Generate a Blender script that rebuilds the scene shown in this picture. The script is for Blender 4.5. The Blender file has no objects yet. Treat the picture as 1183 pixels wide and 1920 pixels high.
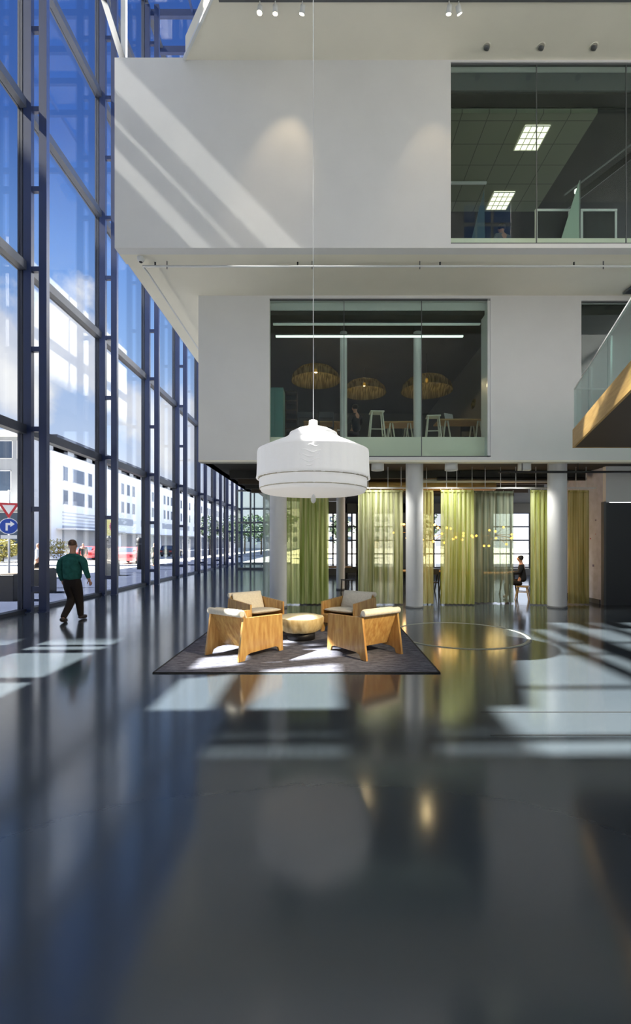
import bpy, bmesh, math, random
from mathutils import Vector, Matrix, noise as mnoise
random.seed(7)
S = bpy.context.scene
COL = S.collection
PI = math.pi
# ------------------------------------------------------------------ camera
cam_d = bpy.data.cameras.new('camera'); cam = bpy.data.objects.new('camera', cam_d); COL.objects.link(cam)
cam.location = (0, 0, 1.7); cam.rotation_euler = (PI/2, 0, 0)
cam_d.sensor_fit = 'VERTICAL'; cam_d.sensor_height = 36.0
cam_d.lens = 850/1920*36.0
cam_d.shift_x = -20.5/1920; cam_d.shift_y = 58/1920
cam_d.clip_start = 0.05; cam_d.clip_end = 900
S.camera = cam
S.view_settings.view_transform = 'Standard'; S.view_settings.look = 'None'
S.view_settings.gamma = 1.0; S.view_settings.use_curve_mapping = False
S.view_settings.exposure = 0.08
S.cycles.transparent_max_bounces = 32
S.cycles.max_bounces = 10
S.cycles.diffuse_bounces = 5
SKY_STRENGTH = 1.0
SUN = 40.0
# ------------------------------------------------------------------ node helpers
def nt_new(nt, typ, **kw):
    n = nt.nodes.new(typ)
    for k, v in kw.items(): setattr(n, k, v)
    return n
def math_node(nt, op, a, b=None, c=None, clamp=False):
    n = nt.nodes.new('ShaderNodeMath'); n.operation = op; n.use_clamp = clamp
    for i, v in enumerate((a, b, c)):
        if v is None: continue
        if isinstance(v, (int, float)): n.inputs[i].default_value = v
        else: nt.links.new(v, n.inputs[i])
    return n.outputs[0]
def mixc(nt, fac, a, b):
    n = nt.nodes.new('ShaderNodeMix'); n.data_type = 'RGBA'
    for s, v in ((0, fac), (6, a), (7, b)):
        if isinstance(v, (int, float)): n.inputs[s].default_value = v
        elif isinstance(v, (tuple, list)): n.inputs[s].default_value = (*v[:3], 1)
        else: nt.links.new(v, n.inputs[s])
    return n.outputs[2]
# ------------------------------------------------------------------ world: blue sky with clouds
w = bpy.data.worlds.new('sky'); S.world = w; w.use_nodes = True
nt = w.node_tree; nt.nodes.clear()
tc = nt_new(nt, 'ShaderNodeTexCoord')
sep = nt_new(nt, 'ShaderNodeSeparateXYZ'); nt.links.new(tc.outputs['Generated'], sep.inputs[0])
ramp = nt_new(nt, 'ShaderNodeValToRGB'); nt.links.new(sep.outputs[2], ramp.inputs[0])
cr = ramp.color_ramp
cr.elements[0].position = 0.0; cr.elements[0].color = (0.74, 0.81, 0.93, 1)
cr.elements[1].position = 1.0; cr.elements[1].color = (0.08, 0.17, 0.42, 1)
for p, c in ((0.22, (0.52, 0.65, 0.88)), (0.36, (0.27, 0.44, 0.76)), (0.50, (0.15, 0.30, 0.66)), (0.62, (0.055, 0.14, 0.44)), (0.75, (0.04, 0.11, 0.38))):
    e = cr.elements.new(p); e.color = (*c, 1)
nz = nt_new(nt, 'ShaderNodeTexNoise'); nt.links.new(tc.outputs['Generated'], nz.inputs['Vector'])
nz.inputs['Scale'].default_value = 5.0; nz.inputs['Detail'].default_value = 9; nz.inputs['Roughness'].default_value = 0.58
cl = None
def dirv(px, py):
    return Vector(((px-612)/850, 1, (1018-py)/850)).normalized()
for d, r in ((dirv(100, 660), 0.13), (dirv(155, 690), 0.11), (dirv(10, 660), 0.10), (dirv(250, 765), 0.10), (dirv(60, 740), 0.10),
             (dirv(315, 800), 0.12), (dirv(-500, 600), 0.25), (Vector((.6, -.7, .5)).normalized(), .5), (Vector((-.5, -.8, .35)).normalized(), .4)):
    vd = nt_new(nt, 'ShaderNodeVectorMath', operation='DISTANCE'); nt.links.new(tc.outputs['Generated'], vd.inputs[0]); vd.inputs[1].default_value = d
    m = math_node(nt, 'MULTIPLY_ADD', vd.outputs['Value'], -1/r, 1.0)
    cl = m if cl is None else math_node(nt, 'MAXIMUM', cl, m)
cn = math_node(nt, 'MULTIPLY_ADD', nz.outputs['Fac'], 3.0, -1.75)
cl = math_node(nt, 'ADD', math_node(nt, 'MULTIPLY', cl, 1.3), cn)
low = math_node(nt, 'MULTIPLY_ADD', sep.outputs[2], -7.0, 1.45, clamp=True)
low = math_node(nt, 'MULTIPLY', low, 0.95)
cl = math_node(nt, 'MULTIPLY', cl, 2.6, clamp=True)
cl = math_node(nt, 'MAXIMUM', cl, low)
nz2 = nt_new(nt, 'ShaderNodeTexNoise'); nt.links.new(tc.outputs['Generated'], nz2.inputs['Vector'])
nz2.inputs['Scale'].default_value = 9.0; nz2.inputs['Detail'].default_value = 4
shade = mixc(nt, math_node(nt, 'MULTIPLY_ADD', nz2.outputs['Fac'], 3.0, -1.0, clamp=True), (0.66, 0.70, 0.80), (1.0, 0.99, 0.97))
skyc = mixc(nt, cl, ramp.outputs[0], shade)
# unseen side of the sky made brighter, an added fill for the street building
fill_boost = math_node(nt, 'MULTIPLY_ADD', sep.outputs[0], 2.5, -0.6, clamp=True)
bg = nt_new(nt, 'ShaderNodeBackground'); nt.links.new(skyc, bg.inputs[0]); nt.links.new(math_node(nt, 'MULTIPLY_ADD', fill_boost, 2.6, SKY_STRENGTH), bg.inputs[1])
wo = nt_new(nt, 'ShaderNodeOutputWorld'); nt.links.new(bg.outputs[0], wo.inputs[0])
# ------------------------------------------------------------------ sun
sd = bpy.data.lights.new('sun', 'SUN'); sd.energy = SUN; sd.angle = math.radians(0.8); sd.color = (1.0, 0.95, 0.84)
sun = bpy.data.objects.new('sun', sd); COL.objects.link(sun)
SB = 0.024
SDIR = Vector((1, SB, -1.04)).normalized()
sun.rotation_euler = SDIR.to_track_quat('-Z', 'Y').to_euler(); sun.location = (-20, 5, 25)
# ------------------------------------------------------------------ materials
def mat(name, col, rough=0.6, metal=0.0, var=0.0, scale=8.0, bump=0.0, spec=0.5, stretch=None, col2=None, emit=None, estr=0.0, coat=0.0):
    m = bpy.data.materials.new(name); m.use_nodes = True; nt = m.node_tree
    b = nt.nodes['Principled BSDF']
    b.inputs['Base Color'].default_value = (*col, 1); b.inputs['Roughness'].default_value = rough
    b.inputs['Metallic'].default_value = metal; b.inputs['Specular IOR Level'].default_value = spec
    b.inputs['Coat Weight'].default_value = coat
    if emit:
        b.inputs['Emission Color'].default_value = (*emit, 1); b.inputs['Emission Strength'].default_value = estr
    if var or bump:
        t = nt_new(nt, 'ShaderNodeTexCoord'); mp = nt_new(nt, 'ShaderNodeMapping')
        nt.links.new(t.outputs['Object'], mp.inputs[0])
        if stretch: mp.inputs['Scale'].default_value = stretch
        n = nt_new(nt, 'ShaderNodeTexNoise'); nt.links.new(mp.outputs[0], n.inputs['Vector'])
        n.inputs['Scale'].default_value = scale; n.inputs['Detail'].default_value = 6
        if var:
            c2 = col2 or tuple(max(0, c*(1-var)) for c in col)
            c1 = col if col2 else tuple(min(1, c*(1+var)) for c in col)
            f = math_node(nt, 'MULTIPLY_ADD', n.outputs['Fac'], 2.4, -0.7, clamp=True)
            nt.links.new(mixc(nt, f, c2, c1), b.inputs['Base Color'])
        if bump:
            bp = nt_new(nt, 'ShaderNodeBump'); bp.inputs['Strength'].default_value = bump; bp.inputs['Distance'].default_value = 0.01
            nt.links.new(n.outputs['Fac'], bp.inputs['Height']); nt.links.new(bp.outputs[0], b.inputs['Normal'])
    return m
def glass_mat(name, tint=(0.93, 0.97, 0.96), f0=0.05, fmax=0.9, gcol=(1, 1, 1)):
    m = bpy.data.materials.new(name); m.use_nodes = True; nt = m.node_tree; nt.nodes.clear()
    o = nt_new(nt, 'ShaderNodeOutputMaterial'); mx = nt_new(nt, 'ShaderNodeMixShader')
    tr = nt_new(nt, 'ShaderNodeBsdfTransparent'); tr.inputs[0].default_value = (*tint, 1)
    gl = nt_new(nt, 'ShaderNodeBsdfGlossy'); gl.inputs['Roughness'].default_value = 0.0; gl.inputs[0].default_value = (*gcol, 1)
    lw = nt_new(nt, 'ShaderNodeLayerWeight'); lw.inputs['Blend'].default_value = 0.5
    p = math_node(nt, 'POWER', lw.outputs['Facing'], 5.0)
    f = math_node(nt, 'MULTIPLY_ADD', p, fmax-f0, f0)
    nt.links.new(f, mx.inputs[0]); nt.links.new(tr.outputs[0], mx.inputs[1]); nt.links.new(gl.outputs[0], mx.inputs[2])
    nt.links.new(mx.outputs[0], o.inputs[0])
    return m
def sheer_mat(name, c1, c2, alpha=0.35, scale=14.0, c3=None):
    m = bpy.data.materials.new(name); m.use_nodes = True; nt = m.node_tree; nt.nodes.clear()
    o = nt_new(nt, 'ShaderNodeOutputMaterial')
    t = nt_new(nt, 'ShaderNodeTexCoord'); mp = nt_new(nt, 'ShaderNodeMapping'); nt.links.new(t.outputs['Object'], mp.inputs[0])
    mp.inputs['Scale'].default_value = (1, 0.2, 0.03)
    n = nt_new(nt, 'ShaderNodeTexNoise'); nt.links.new(mp.outputs[0], n.inputs['Vector']); n.inputs['Scale'].default_value = scale
    f = math_node(nt, 'MULTIPLY_ADD', n.outputs['Fac'], 4, -1.5, clamp=True)
    c = mixc(nt, f, c1, c2)
    df = nt_new(nt, 'ShaderNodeBsdfDiffuse'); tl = nt_new(nt, 'ShaderNodeBsdfTranslucent'); tr = nt_new(nt, 'ShaderNodeBsdfTransparent')
    nt.links.new(c, df.inputs[0]); nt.links.new(c, tl.inputs[0])
    tr.inputs[0].default_value = (*[min(1, x*1.25) for x in c2], 1)
    a = nt_new(nt, 'ShaderNodeMixShader'); a.inputs[0].default_value = 0.5; nt.links.new(df.outputs[0], a.inputs[1]); nt.links.new(tl.outputs[0], a.inputs[2])
    b = nt_new(nt, 'ShaderNodeMixShader'); b.inputs[0].default_value = alpha; nt.links.new(a.outputs[0], b.inputs[1]); nt.links.new(tr.outputs[0], b.inputs[2])
    nt.links.new(b.outputs[0], o.inputs[0])
    return m
M = {}
M['wall'] = mat('white_plaster', (0.765, 0.768, 0.765), 0.75, var=0.02, scale=1.5)
M['wall_grey'] = mat('grey_plaster', (0.42, 0.42, 0.42), 0.8)
M['wall_warm'] = mat('off_white_soffit', (0.86, 0.83, 0.72), 0.75, var=0.02, scale=1.5)
M['steel'] = mat('blue_grey_painted_steel', (0.012, 0.023, 0.075), 0.42, 0.0, var=0.08, scale=3)
M['steel2'] = mat('dark_transom_steel', (0.02, 0.026, 0.045), 0.5)
M['white_steel'] = mat('white_painted_steel', (0.72, 0.74, 0.74), 0.4)
M['glass'] = glass_mat('clear_facade_glass', (0.955, 0.97, 0.99), 0.03, 0.55)
M['glass_green'] = glass_mat('green_tinted_glass', (0.89, 0.945, 0.92), 0.018, 0.6)
M['glass_rail'] = glass_mat('balustrade_glass', (0.62, 0.76, 0.74), 0.07, 0.9)
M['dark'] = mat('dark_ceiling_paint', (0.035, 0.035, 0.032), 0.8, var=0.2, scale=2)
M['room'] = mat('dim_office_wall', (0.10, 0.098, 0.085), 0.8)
M['column'] = mat('white_column_render', (0.68, 0.69, 0.70), 0.55, var=0.02, scale=3)
M['grey'] = mat('mid_grey_paint', (0.12, 0.125, 0.13), 0.6)
M['black'] = mat('black_metal', (0.012, 0.012, 0.014), 0.45)
M['ply'] = mat('honey_plywood', (0.66, 0.43, 0.15), 0.38, var=0.3, scale=3.5, stretch=(6, 6, 1), col2=(0.42, 0.20, 0.055), coat=0.25)
M['ply_edge'] = mat('plywood_edge', (0.46, 0.30, 0.13), 0.5, var=0.3, scale=20, stretch=(1, 1, 6))
M['cushion'] = mat('cream_wool_cushion', (0.74, 0.70, 0.60), 0.95, var=0.08, scale=30, bump=0.6, spec=0.1)
M['wood'] = mat('pale_table_wood', (0.45, 0.27, 0.10), 0.5, var=0.25, scale=4, stretch=(1, 8, 8))
M['fascia'] = mat('golden_oak_fascia', (0.55, 0.36, 0.13), 0.45, var=0.2, scale=3, stretch=(1, 1, 8), col2=(0.40, 0.24, 0.075))
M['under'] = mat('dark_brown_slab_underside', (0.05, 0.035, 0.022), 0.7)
M['trunk'] = mat('pale_stump_side', (0.80, 0.66, 0.36), 0.6, var=0.35, scale=5, stretch=(3, 3, 1), col2=(0.50, 0.34, 0.13))
M['trunk_top'] = mat('pale_stump_top', (0.82, 0.74, 0.50), 0.5, var=0.15, scale=6)
M['shade'] = mat('white_pleated_fabric', (0.86, 0.86, 0.87), 0.9, var=0.03, scale=20, bump=0.3, emit=(1, .98, .95), estr=0.22)
M['rubber'] = mat('black_rubber', (0.01, 0.01, 0.01), 0.7)
# floor: dark glossy cast resin
def floor_material():
    m = bpy.data.materials.new('glossy_grey_resin_floor'); m.use_nodes = True; nt = m.node_tree; b = nt.nodes['Principled BSDF']
    t = nt_new(nt, 'ShaderNodeTexCoord')
    n = nt_new(nt, 'ShaderNodeTexNoise'); nt.links.new(t.outputs['Object'], n.inputs['Vector']); n.inputs['Scale'].default_value = 0.7; n.inputs['Detail'].default_value = 5
    n2 = nt_new(nt, 'ShaderNodeTexNoise'); nt.links.new(t.outputs['Object'], n2.inputs['Vector']); n2.inputs['Scale'].default_value = 60
    nt.links.new(mixc(nt, n.outputs['Fac'], (0.043, 0.055, 0.068), (0.054, 0.067, 0.077)), b.inputs['Base Color'])
    nt.links.new(math_node(nt, 'MULTIPLY_ADD', n.outputs['Fac'], 0.08, 0.09), b.inputs['Roughness'])
    b.inputs['IOR'].default_value = 1.86
    bp = nt_new(nt, 'ShaderNodeBump'); bp.inputs['Strength'].default_value = 0.02; bp.inputs['Distance'].default_value = 0.004
    nt.links.new(n2.outputs['Fac'], bp.inputs['Height']); nt.links.new(bp.outputs[0], b.inputs['Normal'])
    return m
M['floor'] = floor_material()
# ------------------------------------------------------------------ mesh helpers
class MB:
    def __init__(s): s.v = []; s.f = []; s.mi = []; s.sm = []
    def add(s, vs, fs, mi=0, smooth=False):
        o = len(s.v); s.v += [tuple(v) for v in vs]
        for f in fs: s.f.append(tuple(o+i for i in f)); s.mi.append(mi); s.sm.append(smooth)
        return s
    def box(s, x0, y0, z0, x1, y1, z1, mi=0):
        x0, x1 = min(x0, x1), max(x0, x1); y0, y1 = min(y0, y1), max(y0, y1); z0, z1 = min(z0, z1), max(z0, z1)
        vs = [(x, y, z) for z in (z0, z1) for y in (y0, y1) for x in (x0, x1)]
        return s.add(vs, [(0, 2, 3, 1), (4, 5, 7, 6), (0, 1, 5, 4), (2, 6, 7, 3), (0, 4, 6, 2), (1, 3, 7, 5)], mi)
    def prism(s, pts, a, b, axis='z', mi=0, mi_side=None):
        # pts 2D ring extruded from a to b along axis
        def P(p, t):
            return (p[0], p[1], t) if axis == 'z' else ((p[0], t, p[1]) if axis == 'y' else (t, p[0], p[1]))
        n = len(pts); vs = [P(p, a) for p in pts] + [P(p, b) for p in pts]
        s.add(vs, [tuple(range(n))[::-1], tuple(range(n, 2*n))], mi)
        s.add(vs, [(i, (i+1) % n, n+(i+1) % n, n+i) for i in range(n)], mi if mi_side is None else mi_side)
        return s
    def tube(s, pts, r, seg=10, mi=0, caps=True):
        pts = [Vector(p) for p in pts]; rings = []; n = len(pts)
        rs = r if isinstance(r, (list, tuple)) else [r]*n
        o = len(s.v)
        up = None
        for i, p in enumerate(pts):
            d = (pts[min(i+1, n-1)]-pts[max(i-1, 0)]).normalized()
            if up is None:
                up = Vector((0, 0, 1)) if abs(d.z) < .9 else Vector((1, 0, 0))
            a = d.cross(up).normalized(); b = a.cross(d).normalized(); up = b
            for k in range(seg):
                t = 2*PI*k/seg; s.v.append(tuple(p+(a*math.cos(t)+b*math.sin(t))*rs[i]))
        for i in range(n-1):
            for k in range(seg):
                k2 = (k+1) % seg
                s.f.append((o+i*seg+k, o+(i+1)*seg+k, o+(i+1)*seg+k2, o+i*seg+k2)); s.mi.append(mi); s.sm.append(True)
        if caps:
            s.f.append(tuple(o+k for k in range(seg))); s.mi.append(mi); s.sm.append(False)
            s.f.append(tuple(o+(n-1)*seg+k for k in range(seg))[::-1]); s.mi.append(mi); s.sm.append(False)
        return s
    def bar(s, a, b, wd, dp=None, mi=0, up=(0, 0, 1)):
        a, b = Vector(a), Vector(b); d = (b-a).normalized(); dp = dp or wd
        up = Vector(up) if abs(d.dot(Vector(up))) < .95 else Vector((1, 0, 0))
        x = d.cross(up).normalized()*wd/2; y = x.cross(d).normalized()*dp/2
        vs = [p+x*sx+y*sy for p in (a, b) for sx, sy in ((-1, -1), (1, -1), (1, 1), (-1, 1))]
        return s.add(vs, [(0, 1, 2, 3), (7, 6, 5, 4), (0, 4, 5, 1), (1, 5, 6, 2), (2, 6, 7, 3), (3, 7, 4, 0)], mi)
    def lathe(s, prof, cx=0, cy=0, seg=32, mi=0, wob=None, closed=False):
        o = len(s.v); n = len(prof)
        for r, z in prof:
            for k in range(seg):
                t = 2*PI*k/seg; rr = r*(wob(t, z) if wob else 1)
                s.v.append((cx+rr*math.cos(t), cy+rr*math.sin(t), z))
        for i in range(n-1 if not closed else n):
            for k in range(seg):
                k2 = (k+1) % seg; j = (i+1) % n
                s.f.append((o+i*seg+k, o+i*seg+k2, o+j*seg+k2, o+j*seg+k)); s.mi.append(mi); s.sm.append(True)
        return s
    def disc(s, cx, cy, z, r, seg=32, mi=0, flip=False):
        vs = [(cx+r*math.cos(2*PI*k/seg), cy+r*math.sin(2*PI*k/seg), z) for k in range(seg)]
        return s.add(vs, [tuple(range(seg))[::-1] if flip else tuple(range(seg))], mi)
    def build(s, name, mats, parent=None, loc=None, bevel=0, subsurf=0, smooth=False, recalc=True):
        me = bpy.data.meshes.new(name); me.from_pydata(s.v, [], s.f)
        if not isinstance(mats, (list, tuple)): mats = [mats]
        for m in mats: me.materials.append(m)
        for p, mi, sm in zip(me.polygons, s.mi, s.sm): p.material_index = mi; p.use_smooth = sm or smooth
        if recalc:
            bm = bmesh.new(); bm.from_mesh(me); bmesh.ops.recalc_face_normals(bm, faces=bm.faces)
            if bevel: bmesh.ops.bevel(bm, geom=[e for e in bm.edges if len(e.link_faces) == 2 and e.calc_face_angle(0) > .6], offset=bevel, segments=3, affect='EDGES', profile=.5)
            bm.to_mesh(me); bm.free()
        o = bpy.data.objects.new(name, me); COL.objects.link(o)
        if parent: o.parent = parent
        if loc: o.location = loc
        if subsurf:
            md = o.modifiers.new('smooth', 'SUBSURF'); md.levels = md.render_levels = subsurf
        return o
def tag(o, label, cat, group=None, kind=None):
    if label: o['label'] = label
    if cat: o['category'] = cat
    if group: o['group'] = group
    if kind: o['kind'] = kind
    return o
def thing(name, label, cat, loc=(0, 0, 0), rz=0, group=None, kind=None):
    o = bpy.data.objects.new(name, None); COL.objects.link(o); o.empty_display_size = .2
    o.location = loc; o.rotation_euler = (0, 0, rz)
    return tag(o, label, cat, group, kind)
def struct(name, mb, m, **kw):
    o = mb.build(name, m, **kw); o['kind'] = 'structure'; return o
def kids(o): return [c for c in bpy.data.objects if c.parent == o]
def dup(root, loc, rz=0, label=None, scale=None):
    r = root.copy(); COL.objects.link(r); r.location = loc; r.rotation_euler = (0, 0, rz)
    if label: r['label'] = label
    if scale: r.scale = scale
    for ch in kids(root):
        c = ch.copy(); COL.objects.link(c); c.parent = r
        for g in kids(ch):
            d = g.copy(); COL.objects.link(d); d.parent = c
    return r
def W(px, py, D): return ((px-612)*D/850, D, 1.7+(1018-py)*D/850)
def FX(px, D): return (px-612)*D/850

# ================================================================== SETTING
GX = -7.5            # plane of the tall glass wall
TOP = 24.0
HS = [0.0, 4.48, 8.48, 12.45, 16.35, 20.2, TOP]   # transom heights
PY = [-3.7+3.71*i for i in range(12)]              # ladder truss positions along the wall: ... 7.43, 11.14, 14.85 ...
Y_END = PY[-1]
# floor
struct('floor', MB().box(GX-.12, -9, -.3, 12, Y_END+.1, 0), M['floor'])
fj = MB()
fj.box(1.55, 4.545, .0005, 9, 4.562, .002); fj.box(1.45, 4.0, .0005, 9, 4.015, .002)
struct('trim_1', fj, M['rubber'])
# far shell of the hall behind the camera and on the right (outside the frame, seen only in reflections)
rw = MB()
rw.box(GX, -9.3, 0, 12, -9, 16); rw.box(GX, -9.3, 16, 8.5, -9, TOP); rw.box(8.5, -9.3, 16, 12, -9, 19); rw.box(11.5, -9.3, 19, 12, -9, TOP)
for x in (9.3, 10.3): rw.box(x-.05, -9.25, 19, x+.05, -9.05, TOP)
for z in (20.3, 21.5, 22.8): rw.box(8.5, -9.25, z-.05, 11.5, -9.05, z+.05)
struct('wall_back', rw, M['wall'])
struct('wall_right', MB().box(12, -9.3, 0, 12.3, 12.2, TOP), M['wall_grey'])
# glazed roof
def roof_bay(i, y0, y1):
    r = thing('window_%d' % i, None, None, (0, 0, TOP), kind='structure')
    if y1 < 2: MB().box(GX, y0+.06, 0, 12, y1-.06, .2).build('roof_panel', M['wall'], r)
    else: MB().box(GX, y0+.06, 0, 12, y1-.06, .03).build('pane', M['glass'], r)
    MB().box(GX, y0-.07, -.28, 12, y0+.07, 0).build('roof_beam', M['steel'], r)
    for x in (-5.6, -3.4, -1.2): MB().box(x-.04, y0, -.16, x+.04, y1, 0).build('glazing_bar', M['steel'], r)
for i, y in enumerate([-9, -4, 1, 6, 11, 14.5, 17.6, 19.0, 20.4, 21.8, 23.4, 27]):
    roof_bay(40+i, y, [-4, 1, 6, 11, 14.5, 17.6, 19.0, 20.4, 21.8, 23.4, 27, Y_END][i])
# --- glass wall bays
def bay(n, y0, y1, bottom=True):
    r = thing('window_%d' % n, None, None, (GX, y0, 0), kind='structure')
    L = y1-y0
    MB().box(-.06, -.05, 0, .06, .05, TOP).build('mullion', M['steel2'], r)
    for k, z in enumerate(HS):
        h = .11 if k else .08
        MB().box(-.05, 0.05, z-h if k else 0, .17, L-.05, z+h if k < 6 else z).build('transom', M['steel2'], r)
    for k in range(6):
        MB().box(-.012, .05, HS[k]+.08, .012, L-.05, HS[k+1]-.11).build('pane', M['glass'], r)
for i in range(len(PY)-1): bay(i+1, PY[i], PY[i+1])
# first part of the wall behind the camera
bay(12, PY[0]-3.71, PY[0])
# ladder trusses standing just inside the glass
def ladder(n, y):
    r = thing('trim_%d' % n, None, None, (GX, y, 0), kind='structure')
    for x0, x1 in ((.09, .28), (.47, .66)):
        MB().box(x0, -.06, 0, x1, .06, TOP-.3).build('chord', M['steel'], r, bevel=0)
        MB().box(x0-.0, -.11, 0, x1+.0, -.06, .02).build('foot_plate', M['steel'], r)
    z = .57; k = 0
    while z < TOP-.5:
        MB().box(.28, -.045, z-.06, .47, .045, z+.06).build('rung', M['steel'], r); z += 1.96
for i, y in enumerate(PY): ladder(10+i, y)
# end wall of the hall, far left under the building
ew = thing('window_20', None, None, (0, Y_END, 0), kind='structure')
for x in (-7.4, -5.9, -4.4, -2.9): MB().box(x-.05, -.05, 0, x+.05, .05, 8.5).build('mullion', M['steel2'], ew)
for z in (.05, 2.6, 4.48, 8.45): MB().box(-7.4, -.05, z-.06, -2.9, .05, z+.06).build('transom', M['steel2'], ew)
MB().box(-7.4, -.012, .1, -2.9, .012, 8.4).build('pane', M['glass'], ew)

# --- upper white box (three floors up)
BX = -4.43; F3 = 9.48; Z0 = 7.87; Z1 = 11.8; WX = 2.6
wb = MB()
wb.box(BX, F3, Z0, WX, F3+.22, Z1)                 # front face
wb.box(WX, F3, Z0, 12, F3+.22, 7.96)               # sill lip
wb.box(WX, F3, 11.76, 12, F3+.22, Z1)
struct('wall_upper_front', wb, M['wall'])
struct('wall_upper_left', MB().box(BX, F3+.22, Z0+.13, BX+.25, 24, Z1), M['wall'])
sf = MB()
sf.box(BX, F3+.22, Z0, 12, F3+.55, Z0+.12)
sf.box(BX, F3+.55, Z0+.05, 12, 24, Z0+.12)
struct('ceiling_soffit', sf, M['wall_warm'])
struct('floor_upper', MB().box(BX+.25, F3+.22, 7.99, 12, 24, 8.22), M['wall_warm'])
# slab above: its soffit is the pale ceiling at the top
sl = MB(); sl.prism([(-2.95, 9.48), (12, 9.48), (12, 5.6), (0.15, 5.6)], Z1, Z1+.5)
struct('ceiling', sl, M['wall_warm'])
sl2 = MB(); sl2.prism([(BX, F3), (-2.95, F3), (12, F3), (12, 24), (BX, 24)], Z1, Z1+.05)
struct('ceiling_roof_deck', sl2, M['wall'])
# blocks above the slab (upper floors)
# thin white edge trim on the ceiling slab
et = MB(); et.bar((-2.97, 9.46, Z1+.0), (.13, 5.58, Z1+.0), .05, .06)
struct('trim_2', et, M['white_steel'])
# white post and braces rising above the box
wp = thing('trim_3', None, None, (-4.35, 9.75, Z1+.05), kind='structure')
MB().box(-.05, -.05, 0, .05, .05, TOP-Z1-.1).build('post', M['white_steel'], wp)
MB().bar((.0, 0, .2), (-1.1, 0.2, 3.6), .12).build('brace', M['steel2'], wp)
MB().bar((0, 0, 1.6), (.9, -1.0, 5), .07).build('brace', M['white_steel'], wp)

# --- middle storey box
F2 = 11.4; X2 = -3.22; ZB = 3.79; ZT = 7.92; WA = -1.43; WB = 4.13; WC = 6.41
w2 = MB()
w2.box(X2, F2, ZB, WA, F2+.2, ZT); w2.box(WB, F2, ZB, WC, F2+.2, ZT)
w2.box(WA, F2, 7.85, WB, F2+.2, ZT); w2.box(WC, F2, 7.8, 12, F2+.2, ZT); w2.box(WC, F2, ZB, 12, F2+.2, 4.45)
w2.box(WA, F2, ZB, WB, F2+.2, 3.86)
struct('wall_middle_front', w2, M['wall'])
struct('wall_middle_left', MB().box(X2, F2+.2, ZB, X2+.2, 18.5, ZT), M['wall'])
struct('floor_middle', MB().box(X2+.2, F2+.24, 3.9, 12, 24, 4.42), M['wall_warm'])
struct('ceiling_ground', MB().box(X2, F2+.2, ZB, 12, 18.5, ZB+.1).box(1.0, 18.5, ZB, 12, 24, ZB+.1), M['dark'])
struct('trim_4', MB().box(X2, F2-.0, ZB-.05, 12, F2+.25, ZB-.002), M['wall_warm'])
# reveal frames
struct('trim_5', MB().box(WB-.07, F2+.02, 3.9, WB-.002, F2+.5, 7.8), M['white_steel'])

def office_window(n, x0, x1, y, z0, z1, joints, gm):
    r = thing('window_%d' % n, None, None, (x0, y, z0), kind='structure')
    xs = [x0]+joints+[x1]
    for a, b in zip(xs, xs[1:]):
        MB().box(a-x0+.01, 0, .0, b-x0-.01, .016, z1-z0).build('pane', gm, r)
    for j in joints: MB().box(j-x0-.008, -.002, 0, j-x0+.008, .02, z1-z0).build('joint', M['grey'], r)
    MB().box(0, -.01, -.02, x1-x0, .04, .012).build('sill_channel', M['grey'], r)
    MB().box(0, -.01, z1-z0-.012, x1-x0, .04, z1-z0+.02).build('head_channel', M['grey'], r)
office_window(21, WX, 12, F3+.03, 7.98, 11.74, [4.41, 6.29, 8.2, 10.1], M['glass_green'])
office_window(22, WA, WB-.07, F2+.03, 3.88, 7.83, [FX(645, F2), FX(791, F2)], M['glass_green'])
office_window(23, WC, 12, F2+.05, 4.47, 7.79, [8.2, 10.1], M['glass_green'])
# upper office interior
ceil3 = M['office_ceiling'] = mat('grey_green_ceiling_tile', (0.17, 0.175, 0.13), 0.8)
def add_grid(m, col1, col2, sc, mort=0.03):
    nt = m.node_tree; b = nt.nodes['Principled BSDF']
    t = nt_new(nt, 'ShaderNodeTexCoord'); br = nt_new(nt, 'ShaderNodeTexBrick'); nt.links.new(t.outputs['Object'], br.inputs[0])
    br.offset = 0; br.inputs['Scale'].default_value = sc; br.inputs['Mortar Size'].default_value = mort
    br.inputs['Brick Width'].default_value = 1; br.inputs['Row Height'].default_value = 1
    br.inputs[1].default_value = (*col1, 1); br.inputs[2].default_value = (*col1, 1); br.inputs[3].default_value = (*col2, 1)
    nt.links.new(br.outputs[0], b.inputs[0])
add_grid(ceil3, (0.20, 0.21, 0.155), (0.10, 0.10, 0.08), 1/.6, 0.02)
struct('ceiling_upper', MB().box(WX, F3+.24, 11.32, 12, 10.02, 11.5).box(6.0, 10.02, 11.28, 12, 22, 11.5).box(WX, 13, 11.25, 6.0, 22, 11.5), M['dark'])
struct('ceiling_upper_tiles', MB().box(WX, 10.02, 11.2, 6.0, 13, 11.3), ceil3)
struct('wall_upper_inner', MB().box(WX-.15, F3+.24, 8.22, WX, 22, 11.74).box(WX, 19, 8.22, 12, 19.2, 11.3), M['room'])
struct('trim_7', MB().box(WA, F2+.21, 7.66, WB, F2+.24, 7.85), M['wall'])
struct('trim_6', MB().box(WX, F3+.2, 11.36, 12, F3+.26, 11.74), M['grey'])
# middle office interior
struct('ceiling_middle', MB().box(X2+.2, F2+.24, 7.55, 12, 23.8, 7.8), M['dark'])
struct('wall_middle_inner', MB().box(X2+.2, 20.5, 4.42, 12, 20.7, 7.55).box(4.6, F2+.3, 4.42, 4.75, 20.5, 7.55), M['room'])
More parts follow.
